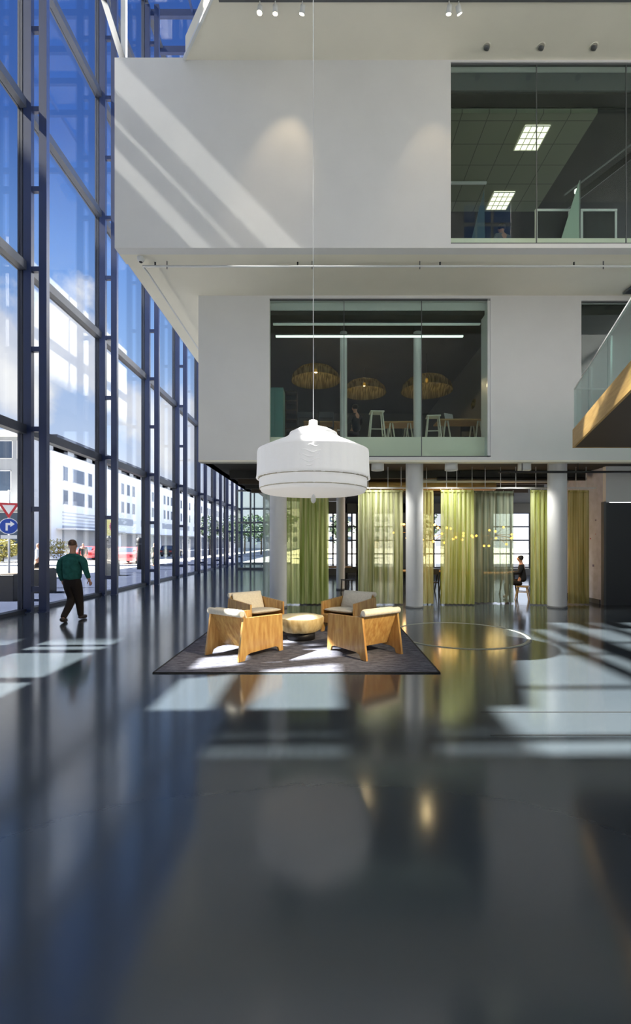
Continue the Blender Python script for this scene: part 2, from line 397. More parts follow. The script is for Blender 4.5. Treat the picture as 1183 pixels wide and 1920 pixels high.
# ground room
struct('wall_ground_right', MB().box(7.62, 12.5, 0, 7.8, 15.2, ZB-.01), mat('pale_wall_with_pencil_marks', (0.52, 0.53, 0.62), 0.8, var=0.10, scale=6))
gd = MB(); gd.box(7.62, 12.36, 2.82, 12, 12.5, ZB); struct('wall_ground_front', gd, M['wall'])
dr = thing('door_1', None, None, (7.62, 12.38, 0), kind='structure')
MB().box(0, 0, 0, 2.2, .06, 2.8).build('door_leaf', mat('slate_door_panel', (0.05, 0.055, 0.065), 0.5), dr)
MB().box(-.06, -.03, 0, .0, .1, 2.82).build('door_frame', M['grey'], dr)
struct('baseboard_right', MB().box(7.58, 12.6, 0, 7.62, 15.2, .12), M['grey'])

# ================================================================== ground floor: windows at the back of the cafe
def back_window(n, x0, x1, y, z0, z1, nx, nz):
    r = thing('window_%d' % n, None, None, (x0, y, z0), kind='structure')
    wd, h = x1-x0, z1-z0
    MB().box(0, 0, 0, wd, .012, h).build('pane', M['glass'], r)
    for i in range(nx+1):
        x = wd*i/nx; MB().box(x-.04, -.04, 0, x+.04, .05, h).build('glazing_bar', M['steel2'], r)
    for i in range(nz+1):
        z = h*i/nz; MB().box(0, -.035, z-.035, wd, .045, z+.035).build('glazing_bar', M['steel2'], r)
BY = 24.0
bw = MB()
segs = [(-1.0, 0), (.7, 1.1), (1.6, 2.5), (3.6, 5.1), (6.3, 8.8), (10.8, 12)]
for a, b in segs: bw.box(a, BY, 0, b, BY+.2, ZB)
bw.box(-1.0, BY, 3.3, 12, BY+.2, ZB+.1); bw.box(-1, BY, 0, 12, BY+.2, .35)
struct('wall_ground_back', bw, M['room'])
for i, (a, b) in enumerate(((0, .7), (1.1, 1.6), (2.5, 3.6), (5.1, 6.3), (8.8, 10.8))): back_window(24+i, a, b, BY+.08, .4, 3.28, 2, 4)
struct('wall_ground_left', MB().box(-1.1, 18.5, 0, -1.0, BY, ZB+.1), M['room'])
# glazed lobby screen at the far left
ls = thing('window_31', None, None, (-5.7, 29, 0), kind='structure')
for x in (0, .85, 1.7, 2.6): MB().box(x-.05, -.06, 0, x+.05, .06, 5.1).build('mullion', M['grey'], ls)
for z in (.06, 3.0, 5.05): MB().box(0, -.05, z-.06, 2.6, .05, z+.06).build('transom', M['grey'], ls)
MB().box(0, -.01, .1, 2.6, .01, 5.0).build('pane', M['glass_green'], ls)

# ================================================================== OFF-FRAME SHADING: invented blockers added only to shape the sunlight
scr = MB()
XS = -8.4
def szy(x, y): k = x-XS; return (y-SB*k, 1.04*k)   # floor point -> point on the screen plane
# openings as holes: build the screen of quads between them
def quad(pts, th=.1): scr.prism(pts, XS-th, XS+th, axis='x')
A = szy(3.55, 9.2); B = szy(1.75, 3.9)
zo = szy(-1.9, 0)[1]; zo2 = szy(.25, 0)[1]           # opening over the seat group
z3 = szy(-3.5, 0)[1]
yl, yr = 4.45, 8.6
quad([(-4, 0), (3.4, 0), (3.4, TOP), (-4, TOP)])                       # everything near the camera
quad([(3.4, z3), (9.25, z3), (9.25, zo), (3.4, zo)])                   # under the seat-group opening
zz = szy(-1.1, 0)[1]; quad([(3.4, zo), (yl, zo), (yl, zz), (3.4, zz)])
while zz < zo2: quad([(3.4, zz), (yl-.1, zz), (yl-.1, zz+.088), (3.4, zz+.055)], .005); zz += .085
quad([(yl-.1, zo), (yl, zo), (yl, zo2), (yl-.1, zo2)])
quad([(yl+1.9, zo+1.05), (yl+2.15, zo+1.05), (yr, zo2-.2), (yr, zo2)])
quad([(9.0, zo), (9.25, zo), (9.25, zo2), (9.0, zo2)])
quad([(yl, zo2), (9.25, zo2), (9.25, A[1]+.18), (yl, B[1]+.3)])
quad([(3.4, zo2), (yl, zo2), (yl, 9.6), (3.4, 9.6)])
zz = 9.6
while zz < B[1]-.05: quad([(3.4, zz), (yl, zz), (yl, zz+.088), (3.4, zz+.055)], .005); zz += .085
quad([(3.4, 0), (4.4, 0), (4.4, z3), (3.4, z3)])
for a, b in ((11.9, 13.2), (14.2, 14.5), (14.8, 15.2), (16.15, 17.3), (17.6, 19.4)): quad([(8.6, a), (9.6, a), (9.6, b), (8.6, b)])
for zz in (12.75, 13.6, 14.55): quad([(4.0, zz), (8.6, zz), (8.6, zz+.13), (4.0, zz+.13)])
for k in range(15): quad([(3.6, 16.4+.2*k), (8.6, 16.4+.2*k), (8.6, 16.54+.2*k), (3.6, 16.54+.2*k)], .006)
for yy, ww in ((5.5, .35), (6.5, .2), (7.3, .5)): quad([(yy, zo), (yy+ww, zo), (yy+ww+.7, zo2), (yy+.7, zo2)])
for zz in (7.6,): quad([(4.4, zz), (8.6, zz), (8.6, zz+.2), (4.4, zz+.2)])
for yy in (5.0, 6.6): quad([(yy, 11.0), (yy+.12, 11.0), (yy+.12, 19), (yy, 19)])
for zz in (1.3, 3.3): quad([(4.4, zz), (9.25, zz), (9.25, zz+.3), (4.4, zz+.3)])
for yy in (5.4, 6.9, 8.0): quad([(yy, 0), (yy+.22, 0), (yy+.22, z3), (yy, z3)])
struct('sun_blocker_near', scr, M['grey'])  # added unseen screen, its holes and slats cut to shape the sun patches
tw = MB().box(-32, 7.3, 25.2, -29.8, 36, 34.6).box(-32, 7.3, 0, -30, 9, 25.2).box(-32, 34, 0, -30, 36, 25.2)
struct('sun_blocker_far', tw, M['grey'])  # added unseen block on legs, keeps the sun off the rear floor

# ================================================================== COLUMNS
def column(x, y, r, z0, z1, label, group, name='round_column'):
    t = thing(name, label, 'column', (x, y, z0), 0, group)
    MB().lathe([(r, 0.0), (r, z1-z0)], seg=40).build('shaft', M['column'], t)
    MB().lathe([(r+.012, 0), (r+.012, .05), (r, .05)], seg=40).build('base_ring', M['grey'], t)
    return t
CG = 'round white columns under the overhang'
column(-1.27, 11.95, .225, 0, ZB, 'thick round white column left of the green curtain, below the pendant lamp', CG)
column(2.32, 11.95, .225, 0, ZB, 'thick round white column in the middle, between pale and yellow curtains', CG)
column(6.08, 11.95, .235, 0, ZB, 'thick round white column nearest the dark door on the right', CG)
column(.52, 16.5, .16, 0, ZB, 'slim grey column standing deep behind the gap beside the green curtain', CG)
column(.475, 12.6, .10, 4.42, 7.55, 'slim white column behind the left glass joint of the middle window', 'slim columns behind the middle window')
column(2.53, 12.6, .11, 4.42, 7.55, 'slim white column behind the right glass joint of the middle window', 'slim columns behind the middle window')

# ================================================================== CURTAINS
M['cur_green'] = sheer_mat('green_yellow_sheer', (0.36, 0.46, 0.12), (0.80, 0.84, 0.42), .22)
M['cur_pale'] = sheer_mat('pale_lime_sheer', (0.42, 0.46, 0.20), (0.82, 0.84, 0.60), .18)
M['cur_yellow'] = sheer_mat('yellow_green_sheer', (0.44, 0.50, 0.14), (0.82, 0.88, 0.54), .22)
M['cur_grey'] = sheer_mat('grey_green_sheer', (0.22, 0.28, 0.22), (0.45, 0.52, 0.42), .45)
M['cur_brown'] = sheer_mat('olive_brown_sheer', (0.44, 0.42, 0.16), (0.74, 0.71, 0.40), .3)
M['cur_white'] = sheer_mat('white_sheer', (0.55, 0.66, 0.58), (0.80, 0.88, 0.82), .4)
def curtain(px0, px1, D, m, folds, label, z1=3.1, amp=.055):
    x0, x1 = FX(px0, D), FX(px1, D); L = x1-x0
    t = thing('sheer_curtain', label, 'curtain', (x0, D, 0), 0, 'sheer curtains hung from the ceiling track')
    n = folds*10; nz = 8; vs = []; fs = []
    ph = random.random()*6; jit = [random.uniform(.6, 1.3) for _ in range(folds+2)]
    for j in range(nz+1):
        z = .03+(z1-.03)*j/nz
        for i in range(n+1):
            u = i/n; a = amp*jit[int(u*folds)]*(1.0-.35*j/nz)
            wob = .02*math.sin(3*u+j*.5+ph)
            vs.append((u*L+.018*math.sin(u*folds*4*PI+ph), a*math.sin(u*folds*2*PI)+wob*(1-j/nz), z))
    for j in range(nz):
        for i in range(n): k = j*(n+1)+i; fs.append((k, k+1, k+n+2, k+n+1))
    o = MB().add(vs, fs, 0, True).build('fabric', m, t)
    hb = MB().box(0, -.03, z1-.0, L, .03, z1+.05)
    hb.build('heading_tape', m, t)
    hk = max(2, int(L/.25))
    for i in range(hk+1):
        MB().tube([(L*i/hk, 0, z1+.05), (L*i/hk, 0, z1+.075)], .008, 6).build('glider', M['white_steel'], t)
    return t
curtain(493, 508, 12.6, M['cur_white'], 2, 'narrow whitish curtain edge left of the leftmost thick column')
curtain(532, 615, 12.45, M['cur_green'], 9, 'deep green curtain directly below the pendant lamp')
curtain(672, 756, 12.45, M['cur_pale'], 9, 'pale lime curtain between the lamp and the middle column')
curtain(791, 812, 12.5, M['cur_brown'], 3, 'narrow olive brown curtain touching the right side of the middle column')
curtain(826, 888, 12.4, M['cur_yellow'], 8, 'yellow green curtain right of the middle column with amber lights showing through')
curtain(888, 962, 12.75, M['cur_grey'], 6, 'see-through grey green curtain in front of the cafe window')
curtain(995, 1034, 12.4, M['cur_yellow'], 5, 'bright yellow curtain against the left side of the right column')
curtain(1066, 1103, 12.5, M['cur_brown'], 4, 'olive curtain right of the right column, before the marked wall')
tr = thing('curtain_track', 'long thin curtain track hung on many white rods under the overhang', 'curtain track', (0, 12.45, 3.19))
MB().box(-1.75, -.02, 0, 7.4, .02, .035).build('rail', M['white_steel'], tr)
x = -1.6
while x < 7.4:
    MB().tube([(x, 0, .035), (x, 0, ZB-3.17)], .009, 6).build('rod', M['white_steel'], tr); x += random.choice((.28, .42, .36, .55))

# ================================================================== PENDANT LAMP
PLX, PLY = -.213, 7.4
pl = thing('pendant_lamp', 'huge white tiered drum pendant lamp hanging above the armchairs', 'lamp', (PLX, PLY, 0))
def pz(py): return 1.7+(1018-py)*7.4/850
def ring_wob(t, z): return 1+.004*math.sin(40*t)+.003*math.sin(17*t+z*30)
MB().lathe([(.045, pz(788)), (.07, pz(789)), (.075, pz(799)), (.13, pz(801)), (.27, pz(806)), (.385, pz(813)), (.40, pz(818))], seg=64).build('cap_shade', M['shade'], pl)
MB().lathe([(.40, pz(818)), (.48, pz(825)), (.68, pz(835)), (.90, pz(847)), (.905, pz(850))], seg=72).build('shoulder_shade', M['shade'], pl)
MB().lathe([(.905, pz(850)), (.905, pz(870)), (.912, pz(893)), (.925, pz(899)), (.915, pz(899)), (.90, pz(892))], seg=144, wob=ring_wob).build('upper_band', M['shade'], pl)
MB().lathe([(.86, pz(893)), (.875, pz(897)), (.87, pz(917)), (.862, pz(918))], seg=144, wob=ring_wob).build('middle_band', M['shade'], pl)
MB().lathe([(.862, pz(918)), (.84, pz(923)), (.80, pz(925)), (.12, pz(927)), (.0, pz(927))], seg=96).build('lower_diffuser', M['shade'], pl)
MB().lathe([(.893, pz(899)), (.876, pz(900)), (.878, pz(896)), (.893, pz(895))], seg=96).build('seam_ring', mat('beige_seam', (.45, .42, .34), .8), pl)
MB().lathe([(.874, pz(916.6)), (.871, pz(918.6)), (.862, pz(918))], seg=96).build('seam_ring', M['cushion'], pl)
# raised wave emblem on the front of the band
wv = MB()
for k, (zc, am, x0, x1) in enumerate(((857, .02, -.05, .10), (866, .03, -.15, .13), (873, .035, -.18, .12), (881, .035, -.16, .14), (888, .03, -.12, .12))):
    pts = []
    for i in range(17):
        u = i/16; xx = x0+(x1-x0)*u
        zz = pz(zc)+.7*am*math.sin(u*2.2*PI+.6*k)
        pts.append((xx, -math.sqrt(.907**2-xx**2)+.004, zz))
    wv.tube(pts, [.004+.010*math.sin(PI*i/16) for i in range(17)], 8)
wv.build('wave_emblem', M['shade'], pl)
MB().tube([(0, 0, pz(789)), (0, 0, TOP-.2)], .0055, 8).build('cable', M['column'], pl)
MB().lathe([(.0, pz(944)), (.03, pz(942)), (.045, pz(937)), (.03, pz(931)), (.012, pz(927)), (.01, pz(926))], seg=20).build('pull_finial', M['white_steel'], pl)

# ================================================================== RUG, TABLE, ARMCHAIRS
def rug_mat():
    m = bpy.data.materials.new('mottled_grey_rug'); m.use_nodes = True; nt = m.node_tree; b = nt.nodes['Principled BSDF']
    t = nt_new(nt, 'ShaderNodeTexCoord'); mp = nt_new(nt, 'ShaderNodeMapping'); nt.links.new(t.outputs['Object'], mp.inputs[0]); mp.inputs['Scale'].default_value = (1, 3, 1)
    n = nt_new(nt, 'ShaderNodeTexNoise'); nt.links.new(mp.outputs[0], n.inputs[0]); n.inputs['Scale'].default_value = 7; n.inputs['Detail'].default_value = 8; n.inputs['Roughness'].default_value = .7
    f = math_node(nt, 'MULTIPLY_ADD', n.outputs[0], 4, -1.5, clamp=True)
    nt.links.new(mixc(nt, f, (.07, .074, .098), (.19, .195, .24)), b.inputs[0]); b.inputs['Roughness'].default_value = 1; b.inputs['Specular IOR Level'].default_value = .1
    bp = nt_new(nt, 'ShaderNodeBump'); bp.inputs['Distance'].default_value = .01; bp.inputs['Strength'].default_value = .6
    nt.links.new(n.outputs[0], bp.inputs['Height']); nt.links.new(bp.outputs[0], b.inputs['Normal'])
    return m
rg = thing('area_rug', 'mottled grey square rug under the four armchairs', 'rug', (-.40, 7.6, 0))
MB().box(-1.84, -1.68, .0, 1.86, 1.7, .012).build('pile', rug_mat(), rg)
hem = MB()
for a in ((-1.855, -1.70, 1.875, -1.675), (-1.855, 1.695, 1.875, 1.72), (-1.865, -1.70, -1.84, 1.72), (1.86, -1.70, 1.885, 1.72)): hem.box(a[0], a[1], 0, a[2], a[3], .015)
hem.build('hem', M['rubber'], rg)

def armchair(label, loc, rz):
    t = thing('plywood_armchair', label, 'armchair', loc, rz, 'plywood armchairs around the low table')
    # local frame: +y is where the sitter looks; side slabs are 3.2 cm plywood
    hw = .37; th = .034
    prof = [(-.50, 0), (-.38, 0), (-.35, .065), (-.27, .09), (.27, .09), (.33, .065), (.355, 0), (.44, 0), (.42, .57), (-.405, .61)]
    for s in (-1, 1):
        x0, x1 = s*hw, s*(hw-th)
        MB().prism(prof, min(x0, x1), max(x0, x1), axis='x').build('side_panel', M['ply'], t, bevel=.004)
    # leaning back panel, brace panel under it, seat board
    iw = hw-th-.001
    def slab(name, a, b, tk, m):
        (y0, z0), (y1, z1) = a, b; d = Vector((y1-y0, z1-z0)).normalized(); nx, nz = -d.y*tk, d.x*tk
        return MB().prism([(y0, z0), (y1, z1), (y1+nx, z1+nz), (y0+nx, z0+nz)], -iw, iw, axis='x').build(name, m, t, bevel=.003)
    slab('back_panel', (-.19, .13), (-.405, .65), -.028, M['ply'])
    slab('seat_board', (-.24, .285), (.42, .345), -.025, M['ply'])
    slab('front_rail', (.40, .17), (.425, .33), .025, M['ply'])
    # cushions
    def pad(name, a, b, tk, wd, sub=2):
        (y0, z0), (y1, z1) = a, b; d = Vector((y1-y0, z1-z0)); L = d.length; d.normalize(); nn = Vector((-d.y, d.x))
        mb = MB(); nx, ny = 7, 7; top = []; 
        vs = []; fs = []
        for side in (0, 1):
            for j in range(ny):
                for i in range(nx):
                    u = i/(nx-1)*2-1; v = j/(ny-1)*2-1
                    edge = (1-abs(u)**6)*(1-abs(v)**6)
                    h = tk*(.32+.68*edge)*(1+.05*random.uniform(-1, 1))
                    p = Vector((y0, z0))+d*(L*(v*.985+1)/2)
                    off = nn*(tk*.5+(h*.5 if side else -h*.5))
                    vs.append((u*wd/2, p.x+off.x, p.y+off.y))
        N = nx*ny
        for j in range(ny-1):
            for i in range(nx-1):
                k = j*nx+i; fs.append((k, k+1, k+nx+1, k+nx)); fs.append((N+k, N+k+nx, N+k+nx+1, N+k+1))
        rim = [j*nx for j in range(ny)]; 
        loop = list(range(nx))+[j*nx+nx-1 for j in range(1, ny)]+[(ny-1)*nx+i for i in range(nx-2, -1, -1)]+[j*nx for j in range(ny-2, 0, -1)]
        for a_, b_ in zip(loop, loop[1:]+loop[:1]): fs.append((a_, N+a_, N+b_, b_))
        return MB().add(vs, fs, 0, True).build(name, M['cushion'], t, subsurf=1)
    pad('seat_cushion', (-.20, .325), (.43, .372), .10, 2*iw-.01)
    pad('back_cushion', (-.235, .36), (-.39, .70), -.085, 2*iw-.01)
    # cushion folded over the top of the back, hanging down behind it
    MB().tube([(-hw+.01, -.42, .665), (hw-.01, -.42, .665)], .048, 14).build('head_roll', M['cushion'], t, bevel=.012)
    return t
armchair('honey plywood armchair front left on the rug, back to the window wall', (-1.24, 7.0, .015), math.radians(-36))
armchair('honey plywood armchair front right on the rug, its dark back turned right', (.57, 7.06, .015), math.radians(36))
armchair('honey plywood armchair back left, partly hidden behind the front left one', (-1.36, 8.72, .015), math.radians(-140))
armchair('honey plywood armchair back right with its cream back cushion in full view', (.44, 8.80, .015), math.radians(146))

tb = thing('stump_table', 'low pale wooden stump table in the middle of the armchairs', 'table', (-.45, 8.0, .015))
def tw_(t, z): return 1+.035*math.sin(5*t+1)+.02*math.sin(9*t)+.012*math.sin(13*t+z*9)
MB().lathe([(.30, .14), (.345, .17), (.385, .28), (.395, .365), (.385, .385)], seg=60, wob=tw_).build('stump', M['trunk'], tb)
MB().lathe([(.385, .385), (.37, .395), (.2, .398), (.0, .398)], seg=60, wob=tw_).build('top', M['trunk_top'], tb)
MB().lathe([(.0, .14), (.30, .14)], seg=60, wob=tw_).build('underside', M['trunk'], tb)
MB().lathe([(.0, .0), (.25, 0), (.25, .14), (0, .14)], seg=32).build('plinth', M['black'], tb)

# floor inlay ring
fr = MB(); fr.lathe([(1.16, .001), (1.24, .001), (1.24, .004), (1.16, .004)], 2.47, 8.45, seg=96, closed=True)
tag(fr.build('floor_ring', mat('pale_inlay', (.30, .33, .31), .3)), 'pale thin circle laid into the dark floor right of the rug', 'floor marking')
fd = MB(); fd.prism([(2.47+1.16*math.cos(2*PI*k/96), 8.45+1.16*math.sin(2*PI*k/96)) for k in range(96)], .0005, .003)
tag(fd.build('floor_disc', mat('dark_inlay', (.045, .052, .052), .16)), 'darker round disc inside the pale circle on the floor', 'floor marking')

# ================================================================== BALCONY BRIDGE ON THE RIGHT
bal = thing('balcony', 'wood-edged balcony with glass balustrade jutting in on the right', 'balcony', (5.4, 9.95, 3.79))
def bx(y): return .333*(y-9.95)
yn = 2.2
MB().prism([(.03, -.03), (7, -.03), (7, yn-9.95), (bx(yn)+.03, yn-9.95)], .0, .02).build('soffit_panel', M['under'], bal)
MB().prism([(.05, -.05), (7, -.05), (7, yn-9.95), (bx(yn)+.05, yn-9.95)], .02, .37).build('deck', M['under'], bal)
MB().prism([(0, 0), (.045, 0), (bx(yn)+.045, yn-9.95), (bx(yn), yn-9.95)], -.005, .39).build('edge_board', M['fascia'], bal)
MB().box(.045, -.045, -.005, 7, 0, .39).build('edge_board', mat('oak_end_board', (.42, .27, .10), .5, var=.2, scale=3), bal)
L = 9.95-yn; npan = 6
for i in range(npan):
    ya, yb = 9.95-yn, 0
    y0 = -L*i/npan-.012; y1 = -L*(i+1)/npan+.012
    MB().prism([(.333*y0+.03, y0), (.333*y0+.045, y0), (.333*y1+.045, y1), (.333*y1+.03, y1)], .39, 1.26).build('glass_panel', M['glass_rail'], bal)
    if i: MB().tube([(.333*y0+.09, y0, .36), (.333*y0+.09, y0, 1.27)], .014, 8).build('post', M['white_steel'], bal)
MB().tube([(.04, -.02, 1.28), (bx(yn)+.04, yn-9.95, 1.28)], .021, 10).build('handrail', M['white_steel'], bal)
MB().box(.06, -.035, .39, 7, -.02, 1.26).build('glass_panel', M['glass_rail'], bal)
MB().tube([(.04, -.02, 1.28), (7, -.02, 1.28)], .021, 10).build('handrail', M['white_steel'], bal)
MB().tube([(.05, -.03, .36), (.05, -.03, 1.27)], .016, 8).build('post', M['white_steel'], bal)

# ================================================================== PIPES, SPRINKLERS, SPOTS
sp = thing('sprinkler_pipe', 'thin white pipe running along the underside of the upper white box', 'pipe', (0, 9.93, 7.76))
MB().tube([(FX(268, 9.93), 0, 0), (11.5, 0, 0)], .022, 8).build('pipe_run', M['white_steel'], sp)
MB().tube([(FX(268, 9.93), 0, 0), (-4.0, .3, 0), (-4.0, 8, 0)], .02, 8).build('pipe_branch', M['white_steel'], sp)
for p in (313, 585, 787, 1131): MB().tube([(FX(p, 9.93), 0, .16), (FX(p, 9.93), 0, -.06)], .011, 6).build('hanger', M['grey'], sp)
for p in (291, 558, 825, 1076):
    MB().tube([(FX(p, 9.93), 0, .01), (FX(p, 9.93), 0, .09)], .018, 8).build('sprinkler_head', M['black'], sp)
cm = thing('dome_camera', 'small white dome camera at the left corner under the upper box', 'camera', (FX(264, 9.8), 9.8, 7.85))
MB().lathe([(.075, .03), (.075, -.02), (.06, -.06), (.03, -.085), (0, -.09)], seg=24).build('housing', M['white_steel'], cm)
MB().lathe([(.045, -.06), (.035, -.085), (0, -.10)], seg=20).build('lens_dome', M['black'], cm)
v = thing('ceiling_vent', 'dark slotted vent in the soffit at the right edge, above the balcony', 'vent', (7.35, 10.9, 7.9))
MB().box(0, 0, -.03, 1.2, .35, .01).build('frame', M['grey'], v); MB().box(.04, .04, -.035, 1.16, .31, -.02).build('slot_panel', M['black'], v)

# recessed adjustable downlights in the ceiling slab
for i, (px, lab) in enumerate(((912, 'left-hand one of three small round tilted ceiling lights above the dark upper window'), (1014, 'middle one of three small round tilted ceiling lights above the dark upper window'), (1113, 'right-hand one of three small round tilted ceiling lights above the dark upper window'))):
    D = 9.22
    t = thing('recessed_light', lab, 'ceiling light', (FX(px, D), D, Z1), 0, 'recessed lights above the upper window')
    MB().lathe([(.085, .0), (.085, -.008), (.06, -.008), (.06, .0)], seg=24, closed=True).build('trim_ring', M['wall_warm'], t)
    o = MB().lathe([(0, -.035), (.052, -.035), (.058, .005), (.05, .01), (0, -.0)], seg=24).build('lamp_head', M['grey'], t); o.rotation_euler = (.45, .3, 0); o.location = (0.01, 0, -.02)
# spotlights on a ceiling track
WARM = (1.0, .78, .48)
em = mat('lit_lamp_lens', (1, .9, .7), .4, emit=(1, .86, .6), estr=18)
tk = thing('light_track', 'thin dark lighting track along the top edge of the picture', 'light track', (0, 8.42, Z1))
MB().box(-2.0, -.02, -.035, 8, .02, 0).build('rail', M['grey'], tk)
def spot(px, lab, aim, energy, size=55, blend=.6, z=-.16):
    x = FX(px, 8.42)
    t = thing('track_spotlight', lab, 'spotlight', (x, 8.42, Z1-.036), 0, 'spotlights on the ceiling track')
    MB().tube([(0, 0, 0), (0, 0, z+.05)], .012, 8).build('stem', M['white_steel'], t)
    d = (Vector(aim)-Vector((x, 8.42, Z1+z))).normalized()
    c = Vector((0, 0, z))
    MB().tube([c-d*.06, c+d*.06], [.045, .05], 16).build('can', M['white_steel'], t)
    MB().tube([c+d*.0605, c+d*.064], [.043, .043], 16).build('lens', em, t)
    if energy:
        ld = bpy.data.lights.new('spot_beam', 'SPOT'); ld.energy = energy; ld.color = WARM; ld.spot_size = math.radians(size); ld.spot_blend = blend; ld.shadow_soft_size = .02
        lo = bpy.data.objects.new('spot_beam', ld); COL.objects.link(lo); lo.parent = t
        lo.location = c+d*.09; lo.rotation_euler = d.to_track_quat('-Z', 'Y').to_euler()
spot(487, 'leftmost small lit spotlight at the very top', (-2.2, 8.3, 0), 25)
spot(516, 'small dim spotlight between the two glaring ones at the top left', (-1.0, 9.4, 8.2), 0)
spot(567, 'brightest glaring spotlight at the top, over the left light pool', (-.93, 9.46, 9.6), 60, 46, .8)
spot(842, 'left spotlight of the pair at the top right of centre', (2.2, 9.46, 9.3), 36, 46, .8)
spot(860, 'right spotlight of the pair at the top right of centre', (5.2, 11.4, 6.4), 220, 48, 1.0)
# cylinder downlights under the overhang
for px, lab in ((708, 'white cylinder downlight under the overhang just right of the pendant lamp'), (846, 'white cylinder downlight under the overhang right of the middle column'), (983, 'white cylinder downlight under the overhang left of the right column')):
    t = thing('cylinder_downlight', lab, 'ceiling light', (FX(px, 11.75), 11.75, ZB), 0, 'cylinder downlights under the overhang')
    MB().lathe([(.0, 0), (.16, 0), (.165, -.21), (.15, -.215), (.15, -.12), (0, -.12)], seg=32).build('can', M['white_steel'], t)
    MB().disc(0, 0, -.13, .14, 28).build('diffuser', mat('soft_warm_diffuser', (1, .95, .85), .5, emit=(1, .85, .6), estr=2.0), t)
    ld = bpy.data.lights.new('downlight_beam', 'SPOT'); ld.energy = 230; ld.color = (1, .97, .88); ld.spot_size = math.radians(120); ld.spot_blend = .9; ld.shadow_soft_size = .12
    lo = bpy.data.objects.new('downlight_beam', ld); COL.objects.link(lo); lo.parent = t; lo.location = (0, 0, -.24); lo.rotation_euler = (.25, 0, 0)
# added fill light, out of view under the balcony, brightening the armchairs
t = thing('seat_fill_light', 'added out-of-view fill light under the balcony, brightening the armchairs', 'spotlight', (3.75, 3.6, 3.785))
MB().tube([(0, 0, 0), (0, 0, -.10)], .012, 8).build('stem', M['white_steel'], t)
d = (Vector((-.9, 7.3, .3))-Vector((3.75, 3.6, 3.65))).normalized(); c = Vector((0, 0, -.13))
MB().tube([c-d*.06, c+d*.06], [.045, .05], 16).build('can', M['white_steel'], t)
ld = bpy.data.lights.new('spot_beam', 'SPOT'); ld.energy = 1700; ld.color = WARM; ld.spot_size = math.radians(34); ld.spot_blend = .7; ld.shadow_soft_size = .03
lo = bpy.data.objects.new('spot_beam', ld); COL.objects.link(lo); lo.parent = t; lo.location = c+d*.09; lo.rotation_euler = d.to_track_quat('-Z', 'Y').to_euler()
# services under the dark ceiling
sv = [('yellowish wide duct under the dark ceiling behind the middle column', .6, 5.2, 14.0, 3.45, .14, M['fascia']),
      ('dark cable tray across the ceiling right of the middle column', 3.2, 7.5, 13.1, 3.55, .05, M['black']),
      ('thin black pipe crossing in front of the right column at ceiling height', 4.4, 8.5, 11.62, 3.52, .03, M['black']),
      ('silver pipe among the dark ceiling services', 2.6, 7.4, 13.9, 3.6, .06, M['column'])]
for lab, x0, x1, y, z, r, m in sv:
    t = thing('ceiling_duct' if r > .1 else 'ceiling_pipe', lab, 'pipe', (x0, y, z))
    MB().tube([(0, 0, 0), (x1-x0, 0, 0)], r, 14).build('run', m, t)
    for k in range(3): MB().tube([((x1-x0)*(.15+.35*k), 0, r), ((x1-x0)*(.15+.35*k), 0, ZB-z)], .01, 6).build('hanger', M['black'], t)
for i in range(5):
    t = thing('ceiling_beam', None, None, (0, 13.2+1.25*i, 0), kind='structure')
    t.name = 'trim_%d' % (60+i)
    MB().box(-2.8 if i < 4 else -.9, -.08, ZB-.22, 7.5, .08, ZB).build('beam', M['under'] if i % 2 else M['dark'], t)

# ================================================================== PEOPLE
def skin_mesh(name, chains, m, parent, root=0, sub=2):
    """chains: list of lists of (x,y,z,rx[,ry]); a first item that is an int joins to an existing vertex."""
    vs = []; es = []; rs = []
    for ch in chains:
        prev = None
        for p in ch:
            if isinstance(p, int): prev = p; continue
            vs.append(p[:3]); rs.append((p[3], p[4] if len(p) > 4 else p[3])); k = len(vs)-1
            if prev is not None: es.append((prev, k))
            prev = k
    me = bpy.data.meshes.new(name); me.from_pydata(vs, es, []); me.update()
    o = bpy.data.objects.new(name, me); COL.objects.link(o)
    md = o.modifiers.new('skin', 'SKIN'); md.use_smooth_shade = True
    for i, r in enumerate(rs): me.skin_vertices[0].data[i].radius = r
    me.skin_vertices[0].data[root].use_root = True
    ss = o.modifiers.new('sub', 'SUBSURF'); ss.levels = ss.render_levels = sub
    dg = bpy.context.evaluated_depsgraph_get(); ev = o.evaluated_get(dg)
    nm = bpy.data.meshes.new_from_object(ev); nm.name = name
    o.modifiers.clear(); o.data = nm; nm.materials.clear(); nm.materials.append(m)
    for p in nm.polygons: p.use_smooth = True
    o.parent = parent
    return o
M['skin'] = mat('skin', (0.42, 0.22, 0.15), 0.55)
M['sweater'] = mat('teal_green_knit', (0.022, 0.10, 0.088), 0.95, var=.25, scale=14, bump=.6, spec=.1)
M['trouser'] = mat('dark_brown_trousers', (0.018, 0.014, 0.013), 0.85, spec=.2)
M['shoe'] = mat('dark_brown_shoe', (0.02, 0.013, 0.01), 0.5)
M['hair'] = mat('short_brown_hair', (0.10, 0.055, 0.035), 0.9, var=.3, scale=40, bump=.5)
def hand(chains, wr, d, side, base_i, s=1.0):
    """adds palm, four fingers and a thumb to chains; wr wrist point, d pointing direction"""
    pass
walker = thing('person', 'person walking away along the glass wall in a green sweater and dark trousers', 'person', (-5.52, 9.85, 0), math.radians(2))
